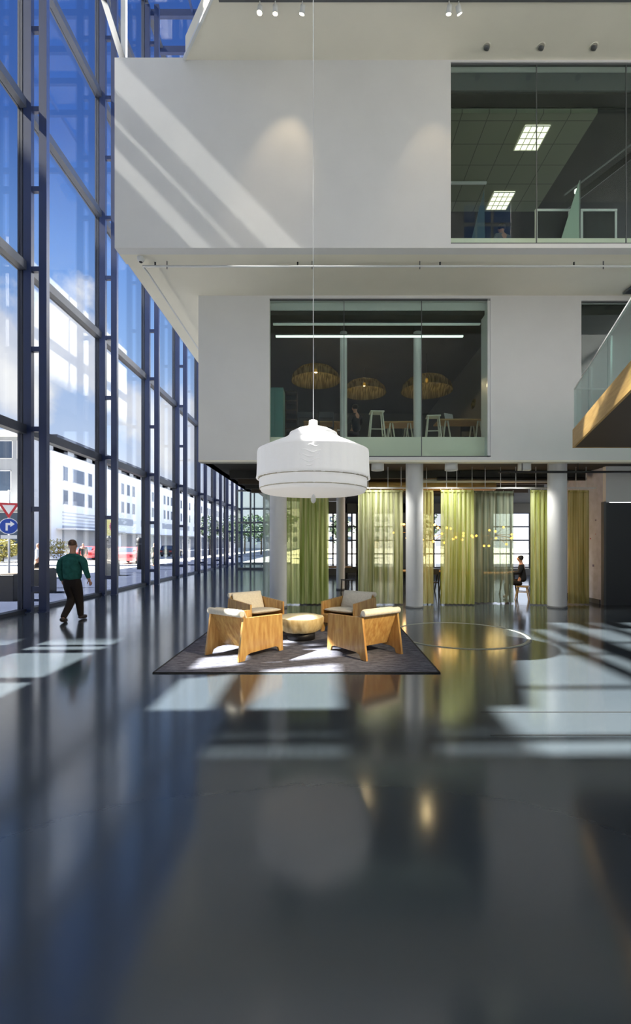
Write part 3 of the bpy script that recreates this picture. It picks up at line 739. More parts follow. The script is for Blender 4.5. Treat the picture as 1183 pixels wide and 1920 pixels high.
# body (skin): one continuous figure, local +y is the walking direction
B = [[(0, 0, .95, .10, .09), (0, .0, 1.08, .13, .105), (0, .01, 1.24, .15, .11), (0, .0, 1.36, .09, .07), (0, .01, 1.475, .062, .062), (0, .02, 1.55, .060, .064), (0, .03, 1.62, .088, .10), (0, .03, 1.70, .084, .096), (0, .02, 1.745, .05, .055)],
     [3, (-.15, 0, 1.36, .05), (-.235, .0, 1.32, .048), (-.262, -.02, 1.10, .045), (-.235, .05, .87, .034), (-.232, .06, .83, .032, .024), (-.23, .07, .79, .038, .02)],
     [3, (.15, 0, 1.36, .05), (.235, 0, 1.32, .048), (.295, -.05, 1.12, .045), (.36, -.03, .93, .034), (.375, -.025, .89, .032, .024), (.388, -.02, .85, .038, .02)],
     [0, (-.085, .0, .84, .068), (-.05, .10, .50, .060), (-.07, -.02, .30, .050), (-.085, -.22, .10, .035), (-.085, -.20, .055, .032), (-.09, -.09, .035, .028)],
     [0, (.085, .0, .84, .068), (.08, .12, .50, .060), (.065, .20, .28, .050), (.06, .24, .075, .034), (.07, .33, .05, .03), (.09, .42, .035, .024)]]
body = skin_mesh('body', B, M['skin'], walker)
def fingers(parent, w, d, side, palm_n, s=1.0):
    """five separate fingers rooted in the palm end: returns skinned chains (one mesh each hand)"""
    d = Vector(d).normalized(); n = Vector(palm_n).normalized(); x = d.cross(n).normalized()*side
    w = Vector(w); ch = []; 
    lens = (.070, .078, .073, .058)
    for k, L in enumerate(lens):
        b = w+x*(.024-.016*k)*s
        p = [b-d*.02, b+d*L*.35*s+n*.006, b+d*L*.68*s+n*.020, b+d*L*.92*s+n*.040]
        ch.append([(*q, r) for q, r in zip(p, (.0095, .009, .008, .0065))])
    b = w-d*.05*s+x*.022*s
    p = [b-x*.01, b+x*.022*s+d*.018*s+n*.008, b+x*.034*s+d*.042*s+n*.018, b+x*.036*s+d*.062*s+n*.026]
    ch.append([(*q, r) for q, r in zip(p, (.012, .011, .0095, .0075))])
    for k, c in enumerate(ch):
        skin_mesh('thumb' if k == 4 else 'finger', [c], M['skin'], parent, sub=1)
fingers(body, (-.23, .072, .778), (0.0, .15, -1), 1, (.6, .6, 0))
fingers(body, (.393, -.018, .838), (.3, .1, -1), -1, (-.6, .6, 0))
T = [[(0, 0, .87, .20, .155), (0, 0, .99, .205, .155), (0, .01, 1.20, .225, .16), (0, .005, 1.34, .20, .14), (0, .01, 1.43, .11, .10), (0, .012, 1.475, .075, .075)],
     [3, (-.16, 0, 1.37, .10), (-.245, .0, 1.31, .085), (-.270, -.02, 1.10, .070), (-.242, .045, .90, .052), (-.24, .05, .875, .048)],
     [3, (.16, 0, 1.37, .10), (.245, 0, 1.31, .085), (.305, -.05, 1.12, .068), (.358, -.03, .955, .050), (.365, -.03, .925, .046)]]
sw = skin_mesh('sweater', T, M['sweater'], walker)
TR = [[(0, 0, 1.02, .15, .12), (0, 0, .88, .17, .145)],
      [1, (-.09, .0, .80, .125), (-.055, .10, .50, .098), (-.07, -.02, .30, .082), (-.085, -.19, .13, .066), (-.085, -.205, .10, .062)],
      [1, (.09, .0, .80, .125), (.08, .12, .50, .098), (.065, .20, .28, .080), (.06, .235, .11, .066), (.06, .24, .08, .062)]]
skin_mesh('trousers', TR, M['trouser'], walker)
for pts in ([(-.085, -.25, .12, .052), (-.085, -.255, .06, .055), (-.088, -.16, .05, .052), (-.09, -.06, .034, .042)], [(.06, .225, .08, .055), (.06, .22, .055, .056), (.07, .33, .052, .054), (.09, .43, .042, .044)]):
    skin_mesh('shoe', [pts], M['shoe'], walker)
hr = [[(0, -.01, 1.62, .070, .075), (0, .0, 1.69, .098, .105), (0, .015, 1.745, .078, .085), (0, .02, 1.775, .035, .04)]]
skin_mesh('hair', hr, M['hair'], walker)
for s in (-1, 1): MB().lathe([(0, -.03), (.012, -.026), (.018, 0), (.014, .026), (0, .032)], s*.082, .02, seg=10).build('ear', M['skin'], body, loc=(0, 0, 1.64))
MB().lathe([(0, -.022), (.012, -.018), (.008, .01), (0, .03)], 0, .118, seg=8).build('nose', M['skin'], body, loc=(0, 0, 1.625))

def seated(name, lab, loc, rz, top, hairm, grp=None):
    t = thing(name, lab, 'person', loc, rz, grp)
    Bs = [[(0, 0, .52, .10, .10), (0, .0, .68, .12, .10), (0, .02, .86, .13, .10), (0, .03, 1.0, .10, .08), (0, .04, 1.08, .05, .05), (0, .06, 1.15, .055, .06), (0, .08, 1.21, .088, .10), (0, .08, 1.28, .082, .094)],
          [3, (-.16, .03, .98, .062), (-.23, .06, .80, .048), (-.16, .33, .79, .035), (-.12, .40, .80, .03)],
          [3, (.16, .03, .98, .062), (.23, .06, .80, .048), (.16, .33, .79, .035), (.12, .40, .80, .03)],
          [0, (-.10, .12, .50, .06), (-.11, .44, .50, .055), (-.11, .46, .28, .055), (-.11, .44, .07, .04), (-.11, .55, .04, .035)],
          [0, (.10, .12, .50, .06), (.11, .44, .50, .055), (.11, .46, .28, .055), (.11, .44, .07, .04), (.11, .55, .04, .035)]]
    b = skin_mesh('body', Bs, M['skin'], t)
    Tp = [[(0, 0, .50, .145, .13), (0, 0, .68, .145, .12), (0, .02, .86, .15, .12), (0, .03, 1.0, .11, .095), (0, .035, 1.05, .07, .07)],
          [3, (-.16, .03, .98, .078), (-.23, .06, .80, .062), (-.17, .28, .79, .048)], [3, (.16, .03, .98, .078), (.23, .06, .80, .062), (.17, .28, .79, .048)]]
    skin_mesh('top', Tp, top, t)
    Lg = [[(0, .0, .52, .14, .12), (0, .08, .50, .12, .1)], [1, (-.10, .14, .50, .10), (-.11, .45, .50, .082), (-.11, .46, .28, .065), (-.11, .44, .10, .05)], [1, (.10, .14, .50, .10), (.11, .45, .50, .082), (.11, .46, .28, .065), (.11, .44, .10, .05)]]
    skin_mesh('trousers', Lg, M['trouser'], t)
    skin_mesh('hair', [[(0, .03, 1.16, .075, .06), (0, .055, 1.25, .103, .108), (0, .07, 1.33, .075, .08)]], hairm, t)
    return t
M['black_cloth'] = mat('black_cloth', (.012, .012, .014), .9)
M['dark_hair'] = mat('dark_hair', (.012, .009, .008), .7)
# ================================================================== FURNITURE IN THE CAFE AND OFFICES
def stool(label, loc, rz, m, h=.62, group=None, name='wooden_stool'):
    t = thing(name, label, 'stool', loc, rz, group)
    MB().box(-.19, -.17, h-.035, .19, .17, h).build('seat', m, t, bevel=.01)
    for sx in (-1, 1):
        for sy in (-1, 1): MB().bar((sx*.14, sy*.12, h-.03), (sx*.22, sy*.19, 0), .032).build('leg', m, t)
        MB().bar((sx*.19, -.16, .22), (sx*.19, .16, .22), .022).build('stretcher', m, t)
    MB().bar((-.17, -.145, .36), (.17, -.145, .36), .022).build('stretcher', m, t)
    return t
def chair(label, loc, rz, m, group=None):
    t = thing('side_chair', label, 'chair', loc, rz, group)
    MB().box(-.21, -.21, .43, .21, .21, .46).build('seat', m, t, bevel=.01)
    MB().box(-.21, -.22, .70, .21, -.195, .86).build('backrest', m, t, bevel=.008)
    for sx in (-1, 1):
        MB().bar((sx*.18, .18, .43), (sx*.20, .20, 0), .03).build('leg', m, t)
        MB().bar((sx*.19, -.21, .84), (sx*.20, -.22, 0), .03).build('leg', m, t)
    return t
def trestle(label, loc, rz, L, wd, m, lm, group=None, h=.75):
    t = thing('trestle_table', label, 'table', loc, rz, group)
    MB().box(-L/2, -wd/2, h-.04, L/2, wd/2, h).build('tabletop', m, t, bevel=.006)
    for sx in (-1, 1):
        for a in (-1, 1):
            for b in (-1, 1): MB().bar((sx*(L/2-.22)+a*.03, b*wd*.38, h-.04), (sx*(L/2-.22)+a*.13, b*wd*.44, 0), .035).build('leg', lm, t)
    return t
F2Z = 4.42
M['white_wood'] = mat('whitewashed_wood', (.60, .60, .50), .6, var=.1, scale=6)
G1 = 'trestle tables behind the middle window'
trestle('pale wood table behind the left pane of the middle window', (FX(605, 13.25), 13.25, F2Z), .03, 1.1, .7, M['wood'], M['wood'], G1)
trestle('pale wood trestle table in the centre pane of the middle window', (FX(748, 13.25), 13.25, F2Z), -.02, .95, .7, M['wood'], M['white_wood'], G1)
trestle('pale wood trestle table with laptop in the right pane of the middle window', (FX(862, 13.0), 13.0, F2Z), .02, 1.35, .7, M['wood'], M['white_wood'], G1)
G2 = 'white stools behind the middle window'
stool('tall whitewashed stool in the centre pane of the middle window', (FX(706, 12.4), 12.4, F2Z), .05, M['white_wood'], .86, G2)
stool('whitewashed stool in the right pane of the middle window', (FX(812, 12.6), 12.6, F2Z), -.1, M['white_wood'], .80, G2)
G3 = 'dark chairs around the upstairs tables'
chair('dark chair tucked at the left upstairs table, left one', (FX(572, 12.6), 12.6, F2Z), 0, M['black'], G3)
chair('dark chair tucked at the left upstairs table, right one', (FX(610, 12.6), 12.6, F2Z), .1, M['black'], G3)
chair('dark chair behind the centre upstairs table beside the slim column', (FX(768, 14.1), 14.1, F2Z), PI, M['black'], G3)
chair('dark chair behind the laptop table upstairs', (FX(880, 13.7), 13.7, F2Z), PI, M['black'], G3)
lp = thing('laptop', 'open silver laptop on the right upstairs table', 'laptop', (FX(848, 12.85), 12.85, F2Z+.75), .5)
MB().box(-.16, -.11, 0, .16, .11, .015).build('keyboard_base', M['column'], lp)
MB().prism([(.11, .012), (.17, .23), (.158, .235), (.098, .017)], -.16, .16, axis='x').build('screen', M['column'], lp)
# woven dome pendants upstairs
M['woven'] = sheer_mat('woven_straw_shade', (.10, .085, .03), (.30, .26, .11), .35, 30)
def dome(label, px, py, D, wpx, tilt=0, e=16):
    x, y, z = W(px, py, D); r = wpx*D/850/2
    t = thing('dome_pendant', label, 'lamp', (x, y, z), 0, 'woven dome pendants behind the middle window')
    prof = [(.04, .02), (r*.35, -.02), (r*.7, -r*.16), (r*.93, -r*.38), (r, -r*.62), (r*.985, -r*.62), (r*.9, -r*.38), (r*.66, -r*.18)]
    o = MB().lathe(prof, seg=40).build('woven_shade', M['woven'], t); o.rotation_euler = (0, tilt, 0)
    MB().tube([(0, 0, 0), (0, 0, 7.55-z)], .01, 6).build('cord', M['black'], t)
    MB().lathe([(0, -.22), (.04, -.20), (.05, -.15), (.03, -.09), (0, -.08)], seg=14).build('bulb', mat('glowing_bulb', (1, .8, .5), .5, emit=(1, .62, .25), estr=14), t)
    ld = bpy.data.lights.new('bulb_glow', 'POINT'); ld.energy = e; ld.color = (1, .68, .36); ld.shadow_soft_size = .06
    lo = bpy.data.objects.new('bulb_glow', ld); COL.objects.link(lo); lo.parent = t; lo.location = (0, 0, -.3)
dome('woven dome pendant with visible bulb behind the left pane', 592, 686, 13.6, 92)
dome('smaller woven dome pendant lit behind the centre pane', 683, 712, 15.2, 82)
dome('large woven dome pendant behind the right slim column', 800, 704, 14.0, 96)
dome('tilted woven dome pendant at the right end of the middle window', 908, 728, 14.2, 74, -.5)
tube_m = mat('fluorescent_tube', (1, 1, 1), .5, emit=(.85, 1, .88), estr=1.3)
tube_d = mat('dim_fluorescent_tube', (1, 1, 1), .5, emit=(.7, .9, .8), estr=.12)
for lab, x0, x1, y, z, m in (('long bright tube light across the ceiling behind the middle window', 517, 868, 12.35, 7.31, tube_m), ('thin dim tube light above the bright one behind the middle window', 512, 900, 12.0, 7.47, tube_d)):
    t = thing('linear_light', lab, 'ceiling light', (FX(x0, y), y, z), 0)
    L_ = FX(x1, y)-FX(x0, y)
    MB().box(0, -.05, .03, L_, .05, .06).build('housing', M['grey'], t); MB().box(0, -.035, 0, L_, .035, .03).build('tube', m, t)
    for k in (.1, .9): MB().tube([(L_*k, 0, .06), (L_*k, 0, 7.55-z)], .006, 6).build('hanger', M['black'], t)
# shelf tower + teal locker upstairs
sh = thing('book_tower', 'dark slatted tower shelf upstairs behind the left pane', 'shelf', (FX(536, 14.8), 14.8, F2Z))
MB().box(-.02, -.2, 0, .0, .2, 2.2).build('side', M['under'], sh); MB().box(.36, -.2, 0, .38, .2, 2.2).build('side', M['under'], sh)
for k in range(8): MB().box(0, -.2, .05+.3*k, .36, .2, .08+.3*k).build('shelf_board', M['under'], sh)
MB().box(0, .18, 0, .36, .2, 2.2).build('back', M['black'], sh)
tl = thing('locker', 'tall teal cabinet upstairs at the far left of the middle window', 'cabinet', (-1.62, 12.6, F2Z))
MB().box(-.3, 0, 0, .42, .5, 1.6).build('body', mat('teal_laminate', (.08, .22, .22), .5), tl)
for k in range(3): MB().box(-.28+.235*k, -.02, .03, -.06+.235*k, 0, 1.57).build('door', mat('teal_door', (.10, .26, .26), .5), tl)
rl = thing('low_bookshelf', 'low pale shelf unit with books behind the left upstairs table', 'shelf', (FX(590, 16), 16, F2Z))
MB().box(-.9, -.15, 0, .9, .15, 1.25).build('body', M['grey'], rl); MB().box(-.88, -.17, .55, .88, -.15, .60).build('shelf_board', M['column'], rl); MB().box(-.88, -.17, 1.2, .88, -.15, 1.25).build('shelf_board', M['column'], rl)
seated('person', 'seated person in dark clothes behind the left slim column upstairs', (FX(668, 13.2), 13.2, F2Z), .6, M['black_cloth'], M['dark_hair'])
# top office
F3Z = 8.22
pan = mat('bright_ceiling_panel', (1, 1, 1), .5, emit=(1, .96, .74), estr=1.35)
add_p = pan.node_tree
def panel_light(label, x0, y0):
    t = thing('panel_light', label, 'ceiling light', (x0, y0, 11.2), 0, 'gridded panel lights in the top office')
    MB().box(0, 0, -.02, .57, .64, 0).build('diffuser', pan, t)
    for k in range(5): MB().box(.57*k/4-.008, 0, -.035, .57*k/4+.008, .64, -.02).build('louvre', M['wall_warm'], t)
    for k in range(5): MB().box(0, .64*k/4-.008, -.035, .57, .64*k/4+.008, -.02).build('louvre', M['wall_warm'], t)
panel_light('larger gridded ceiling light panel high in the dark upper window', 4.52, 10.3)
panel_light('lower gridded ceiling light panel in the dark upper window', 4.53, 12.25)
cb = thing('ceiling_rail', 'thin pale rail across the ceiling of the dark upper office', 'rail', (WX, 11.9, 11.12))
MB().box(0, -.02, 0, 1.6, .02, .06).build('bar', M['column'], cb)
for k in (.1, 1.5): MB().box(k-.01, -.01, .06, k+.01, .01, .08).build('bracket', M['grey'], cb)
G4 = 'framed dark screens in the top office'
for px, wpx, lab in ((1036, 66, 'pale framed dark desk screen behind the upper window, left one'), (1122, 68, 'pale framed dark desk screen behind the upper window, right one')):
    D = 10.2; wd = wpx*D/850
    t = thing('desk_screen', lab, 'screen', (FX(px, D), D, F3Z), 0, G4)
    MB().box(-wd/2, -.02, 0, -wd/2+.05, .02, .93).build('frame_post', M['column'], t); MB().box(wd/2-.05, -.02, 0, wd/2, .02, .93).build('frame_post', M['column'], t)
    MB().box(-wd/2, -.025, .93, wd/2, .025, .98).build('frame_rail', M['column'], t)
    MB().box(-wd/2+.05, -.01, .0, wd/2-.05, .01, .93).build('panel', M['black'], t)
gs = thing('glass_divider', 'slanted pale green glass divider between the two desk screens', 'divider', (FX(1085, 10.0), 9.98, F3Z))
MB().prism([(-.45, 0), (.0, 0), (0, 1.45)], -.01, .01, axis='y').build('pane', mat('frosted_green_glass', (.35, .45, .38), .4), gs); MB().box(0, -.02, 0, .02, .02, 1.46).build('post', M['grey'], gs)
gb = thing('glass_divider', 'dark blue triangular divider at the left of the upper window', 'divider', (FX(905, 10.3), 10.3, F3Z))
MB().prism([(-.35, 0), (.05, 0), (.03, 1.5)], -.015, .015, axis='y').build('pane', mat('blue_felt', (.02, .05, .08), .7), gb)
fl = thing('stair_reflection', 'slanting stair reflection with a lamp across the upper window, modelled as a dark beam', 'beam', (5.2, 10.4, 9.0))  # solid beam put in place of a stair mirrored in the glass
MB().bar((0, 0, .2), (2.2, .6, 2.1), .10, .14).build('beam', M['black'], fl); MB().bar((.1, -.3, .45), (2.3, .2, 2.3), .03).build('handrail', M['grey'], fl)
MB().lathe([(0, -.05), (.05, -.03), (.05, .03), (0, .05)], seg=14).build('lamp', mat('round_lamp', (1, 1, 1), .5, emit=(1, 1, .9), estr=1.5), fl, loc=(.35, -.35, .5))
seated('person', 'seated person with dark hair low behind the upper window glass', (FX(943, 11.1), 11.1, F3Z), .2, M['grey'], M['dark_hair'])

# cafe below
amber = mat('amber_bulb', (1, .6, .2), .4, emit=(1, .52, .10), estr=7)
def branch_light(lab, x, y, z, n, r):
    t = thing('branch_chandelier', lab, 'chandelier', (x, y, z), 0, 'amber bulb chandeliers in the cafe')
    MB().tube([(0, 0, 0), (0, 0, ZB-z)], .012, 6).build('cord', M['black'], t)
    MB().lathe([(0, -.05), (.04, 0), (0, .05)], seg=12).build('hub', M['black'], t)
    for i in range(n):
        a = 2*PI*i/n+.3; rr = r*random.uniform(.5, 1); dz = random.uniform(-.35, .35)
        p = (rr*math.cos(a), rr*math.sin(a), dz)
        MB().tube([(0, 0, 0), p], .006, 5).build('arm', mat('brass', (.5, .3, .08), .35, 1) if 'brass' not in bpy.data.materials else bpy.data.materials['brass'], t)
        MB().lathe([(0, -.04), (.03, -.025), (.04, 0), (.03, .025), (0, .04)], p[0], p[1], seg=10).build('bulb', amber, t, loc=(0, 0, p[2]))
    ld = bpy.data.lights.new('amber_glow', 'POINT'); ld.energy = 35; ld.color = (1, .6, .25); ld.shadow_soft_size = .3
    lo = bpy.data.objects.new('amber_glow', ld); COL.objects.link(lo); lo.parent = t; lo.location = (0, 0, -.5)
branch_light('amber chandelier glowing through the yellow green curtain', 3.75, 13.9, 2.05, 14, .7)
branch_light('amber chandelier in the clear gap left of the bright yellow curtain', 5.3, 14.2, 1.95, 14, .75)
branch_light('amber chandelier far back behind the middle column', 3.1, 17.0, 2.1, 10, .6)
G5 = 'tables in the cafe'
trestle('wooden cafe table behind the see-through curtain', (5.25, 14.6, 0), .1, 1.7, .75, M['wood'], M['black'], G5)
trestle('wooden cafe table behind the yellow green curtain', (3.4, 15.8, 0), .0, 1.6, .75, M['wood'], M['black'], G5)
trestle('wooden cafe table deep behind the green curtain', (0.2, 18.5, 0), .0, 1.6, .75, M['wood'], M['black'], G5)
chair('black chair at the cafe table behind the see-through curtain', (4.55, 13.95, 0), 0, M['black'], 'cafe chairs')
chair('black chair under the back window seen left of the yellow green curtain', (3.3, 14.5, 0), .3, M['black'], 'cafe chairs')
chair('black chair seen in the gap right of the green curtain', (.75, 15.4, 0), .3, M['black'], 'cafe chairs')
stool('orange wood stool under the dark-haired cafe guest', (5.95, 13.75, 0), math.radians(60), M['wood'], .40)
seated('person', 'dark-haired person in black seated left of the bright yellow curtain', (5.95, 13.75, 0), math.radians(60), M['black_cloth'], M['dark_hair'])
# pencil and red marks on the right-hand cafe wall
mk = MB()
rnd = random.Random(3)
for i in range(46):
    y = 12.7+rnd.random()*1.5; z = .5+rnd.random()*2.4; r = rnd.uniform(.012, .04)
    mk.box(7.612, y, z, 7.619, y+r*2.0, z+r*1.6, mi=0 if abs(z-1.75) < .55 and rnd.random() < .7 else 1)
tag(mk.build('wall_drawing', [mat('faded_red_ink', (.45, .12, .14), .8), mat('faded_violet_ink', (.22, .20, .33), .8)]), 'faded red and violet scribbled drawing on the pale wall beside the dark door', 'wall drawing')

# ================================================================== OUTSIDE
M['paving_shaded'] = mat('shade_tinted_paving', (.030, .036, .058), .9, spec=0.0, var=.1, scale=.8)  # shade on the pavement is put into this dark blue colour
M['road'] = mat('pale_concrete_road', (.42, .41, .39), .85, spec=0.0, var=.05, scale=.5)
struct('ground_pavement', MB().box(-13.6, -30, -.25, GX-.12, 140, -.02), M['paving_shaded'])
struct('ground_road', MB().box(-30, -60, -.3, -13.6, 230, -.05), M['road'])
struct('ground_far', MB().box(GX-.12, Y_END+.1, -.3, 60, 230, -.03), M['road'])
M['bwhite'] = mat('white_render', (.86, .85, .82), .8, var=.02, scale=.5)
M['bgrey'] = mat('grey_render', (.40, .41, .42), .8, var=.05, scale=.5)
M['bglass'] = mat('dark_window_glass', (.07, .10, .15), .15)
M['bframe'] = mat('window_frame', (.55, .55, .56), .5)
# long white building along the street
bw_ = thing('apartment_building', 'long white four-storey building across the street with dark eaves', 'building', (-30, 49.3, 0))
BL = 150
MB().box(-12, .1, 0, 0, BL, 11.8).build('wall', M['bwhite'], bw_)
MB().box(-12, .4, 11.8, -.5, BL, 13.1).build('attic_storey', M['bgrey'], bw_)
MB().box(-12.5, -.3, 13.1, .9, BL, 13.45).build('roof', M['steel2'], bw_)
def bwin(parent, y0, y1, z0, z1, x=0.0, out=1, pane_m=None):
    f = MB().box(x, y0, z0, x+.05, y1, z0+.07).box(x, y0, z1-.07, x+.05, y1, z1).box(x, y0, z0, x+.05, y0+.06, z1).box(x, y1-.06, z0, x+.05, y1, z1).build('window', M['bframe'], parent)
    MB().box(x-.02, y0+.05, z0+.05, x+.02, y1-.05, z1-.05).build('pane', pane_m or M['bglass'], f)
y = 2.3; cols = []
for y0, y1 in ((2.3, 3.3), (4.3, 6.9), (7.7, 8.7), (9.6, 10.6)): cols.append((y0, y1))
y = 15.0
while y < 92:
    for k in range(4): cols.append((y+k*1.9, y+k*1.9+1.0))
    y += 9.6
for y0, y1 in cols:
    for z0, z1 in ((8.8, 10.5), (6.1, 7.8)):
        bwin(bw_, y0, y1, z0, z1)
for k in range(18):
    y0 = 1.2+k*4.2; bwin(bw_, y0, y0+3.0, 11.95, 12.95, x=-.52)
for k in range(9): MB().box(0, 14.4+9.6*k, 4.3, .05, 21+9.6*k, 5.3).build('shop_band', M['bgrey'], bw_)
for k in range(4): MB().box(.0, 2.2, 4.0+.38*k, .12, 13, 4.12+.38*k).build('louvre', M['bframe'], bw_)
MB().box(0, 2.2, 1.2, .06, 9.5, 3.7).build('shopfront', mat('grey_shop_glass', (.30, .32, .36), .3), bw_)
MB().box(0, 1.0, 3.2, 2.2, 14, 3.35).build('canopy', M['bwhite'], bw_)
for k in range(10): MB().box(0, 17+8*k, .2, .06, 22.5+8*k, 3.0).build('shopfront', M['bglass'], bw_)
MB().box(0, 15, 3.1, 1.6, 100, 3.25).build('canopy', M['bwhite'], bw_)
# grey end wing facing us
gw = thing('office_building', 'grey building end with pale roof slab seen at the far left', 'building', (-42.9, 46.9, 0))
MB().box(-20, 0, 0, 12.45, 1.9, 12.7).build('wall', M['bgrey'], gw)
MB().box(-20, -.6, 12.7, 12.5, 2, 13.3).build('roof', M['bwhite'], gw)
def fwin(parent, x0, x1, z0, z1, y=0.0):
    f = MB().box(x0, y-.05, z0, x1, y, z0+.07).box(x0, y-.05, z1-.07, x1, y, z1).box(x0, y-.05, z0, x0+.06, y, z1).box(x1-.06, y-.05, z0, x1, y, z1).build('window', M['bwhite'], parent)
    MB().box(x0+.05, y-.02, z0+.05, x1-.05, y+.02, z1-.05).build('pane', M['bglass'], f)
for x0 in (-9, -6, -3, 0, 2.0, 4.2, 6.4, 8.9, 10.9):
    fwin(gw, x0, x0+1.55, 10.4, 12.3); 
for x0 in (-6, -2, 2.4, 5.2, 8.9, 11.0):
    fwin(gw, x0, x0+1.4, 7.0, 9.2)
MB().box(-20, -2.5, 5.1, 12.4, 0, 5.5).build('canopy', M['bwhite'], gw)
for x0 in (-8, -4, 0, 4, 8): fwin(gw, x0, x0+3.2, 3.6, 4.9)
for x0 in (-8, -4, 0, 4, 8): fwin(gw, x0, x0+3.2, .6, 3.0)
MB().box(-20, -.1, 3.1, 12.4, -.0, 3.4).build('sign_band', mat('dull_red_band', (.30, .08, .07), .7), gw)
# far block closing the street
fb = thing('office_building', 'pale block closing the far end of the street', 'building', (-24, 150, 0))
MB().box(-4, 0, 0, 60, 14, 13).build('wall', M['bwhite'], fb); MB().box(-4.4, -.4, 13, 60.4, 14, 13.6).build('roof', M['bgrey'], fb)
for k in range(20):
    for z in (2, 5.2, 8.6): fwin(fb, -2+3*k, -.6+3*k, z, z+1.9)
# trees
M['leaf_d'] = mat('dark_green_leaves', (.045, .085, .03), .7, var=.4, scale=3)
M['leaf_y'] = mat('yellow_green_leaves', (.30, .27, .07), .7, var=.4, scale=3)
M['bark'] = mat('bark', (.07, .05, .035), .9)
def tree(lab, loc, h, r, m, n=900, group='street trees', trunk=.35):
    t = thing('street_tree' if trunk > .2 else 'shrub', lab, 'tree' if trunk > .2 else 'shrub', loc, 0, group)
    MB().tube([(0, 0, 0), (.05, 0, h*trunk), (0, .05, h*.75)], [h*.025, h*.02, h*.008], 8).build('trunk', M['bark'], t)
    mb = MB(); cz = h*(trunk+1)/2; rz = h*(1-trunk)/2
    for i in range(n):
        d = Vector((random.gauss(0, 1), random.gauss(0, 1), random.gauss(0, 1))).normalized()*random.uniform(.55, 1)
        q = 1+.25*math.sin(d.x*5+loc[0])+.2*math.sin(d.z*7+loc[1])
        c = Vector((d.x*r*q, d.y*r*q, cz+d.z*rz*q)); s = r*random.uniform(.06, .12)
        a = Vector((random.uniform(-1, 1), random.uniform(-1, 1), random.uniform(-.5, .5))).normalized()*s
        b = a.cross(Vector((random.uniform(-1, 1), random.uniform(-1, 1), 1))).normalized()*s*.6
        mb.add([c-a, c-b, c+a, c+b], [(0, 1, 2, 3)])
    mb.build('foliage', m, t, recalc=False)
tree('yellow green bush beside the road behind the traffic sign', (-29.6, 41.5, 0), 2.0, 1.8, M['leaf_y'], 900, 'roadside bushes', .1)
tree('dark green bush at the far left edge beside the road', (-34.8, 43.5, 0), 2.6, 1.5, M['leaf_d'], 900, 'roadside bushes', .1)
tree('olive bush at the corner of the white building', (-27.6, 47, 0), 2.0, 1.3, M['leaf_y'], 700, 'roadside bushes', .1)
for i, (x, y, h, lab) in enumerate(((-17, 66, 5.5, 'nearest dark street tree before the white building'), (-18, 84, 6.5, 'dark street tree halfway down the street'), (-13, 72, 6, 'dark tree close to the glass wall down the street'), (-12.5, 60, 4.5, 'leafy tree seen through the far bays of the glass wall'), (-9.5, 66, 5.5, 'leafy tree straight beyond the end of the glass wall'), (-5.2, 50, 6, 'leafy tree seen through the end windows'), (1.6, 52, 5, 'leafy tree seen in the gap right of the green curtain'), (13, 60, 6.0, 'leafy tree behind the cafe windows on the right'))):
    tree(lab, (x, y, -.03), h, h*.36, M['leaf_d'], 1100)
# cars
def car(lab, loc, rz, col):
    t = thing('parked_car', lab, 'car', loc, rz, 'cars across the street')
    paint = mat('car_paint', col, .25, coat=.6)
    body = [(-2.1, .25), (2.1, .25), (2.15, .6), (1.95, .82), (.95, .92), (.35, 1.38), (-1.1, 1.42), (-1.75, .98), (-2.12, .86), (-2.18, .5)]
    MB().prism(body, -.85, .85, axis='y').build('body', paint, t, bevel=.05)
    for s in (-1, 1): MB().prism([(.80, .95), (.28, 1.32), (-1.05, 1.35), (-1.5, .98)], s*.852, s*.862, axis='y').build('side_window', M['bglass'], t)
    MB().prism([(-.6, 0), (.6, 0), (.55, .5), (-.55, .5)], 0, .02, axis='x').build('rear_window', M['bglass'], t, loc=(-1.78, 0, .95)).rotation_euler = (0, .62, 0)
    for sx in (-1.3, 1.3):
        for sy in (-1, 1):
            wl = MB().tube([(sx, sy*.70, .32), (sx, sy*.88, .32)], .32, 24).build('wheel', M['rubber'], t)
            MB().tube([(sx, sy*.875, .32), (sx, sy*.89, .32)], .19, 16).build('hubcap', M['bframe'], wl)
    for sy in (-.6, .6): MB().box(-2.19, sy-.15, .6, -2.12, sy+.15, .75).build('tail_light', mat('tail_lens', (.3, .01, .01), .3), t)
car('red car parked right of the walking person', (-24.3, 47.5, -.05), PI/2, (.55, .05, .06))
car('pinkish red car seen between the second and third post pairs', (-16.9, 39.5, -.05), PI/2+.1, (.62, .10, .12))
car('dark car further down the street', (-20.5, 60, -.05), PI/2, (.03, .03, .04))
# billboard
bb = thing('advert_board', 'yellow and red flower advert board on the white building front', 'sign', (-27.0, 56.5, 2.6), 0)
MB().box(-.05, -1.5, 0, .05, 1.5, 2.0).build('board', mat('yellow_board', (.75, .62, .20), .6), bb)
MB().lathe([(0, 0), (.1, 0)], seg=8).build('pin', M['grey'], bb)
for k in range(6):
    a = k*PI/3; MB().tube([(.06, .3+.28*math.cos(a), 1.15+.28*math.sin(a)), (.07, .3+.28*math.cos(a), 1.15+.28*math.sin(a))], .24, 14).build('petal', mat('pink_red', (.62, .10, .16), .6), bb)
MB().box(-.06, -.08, -2.6, .0, .08, 0).build('post', M['grey'], bb)
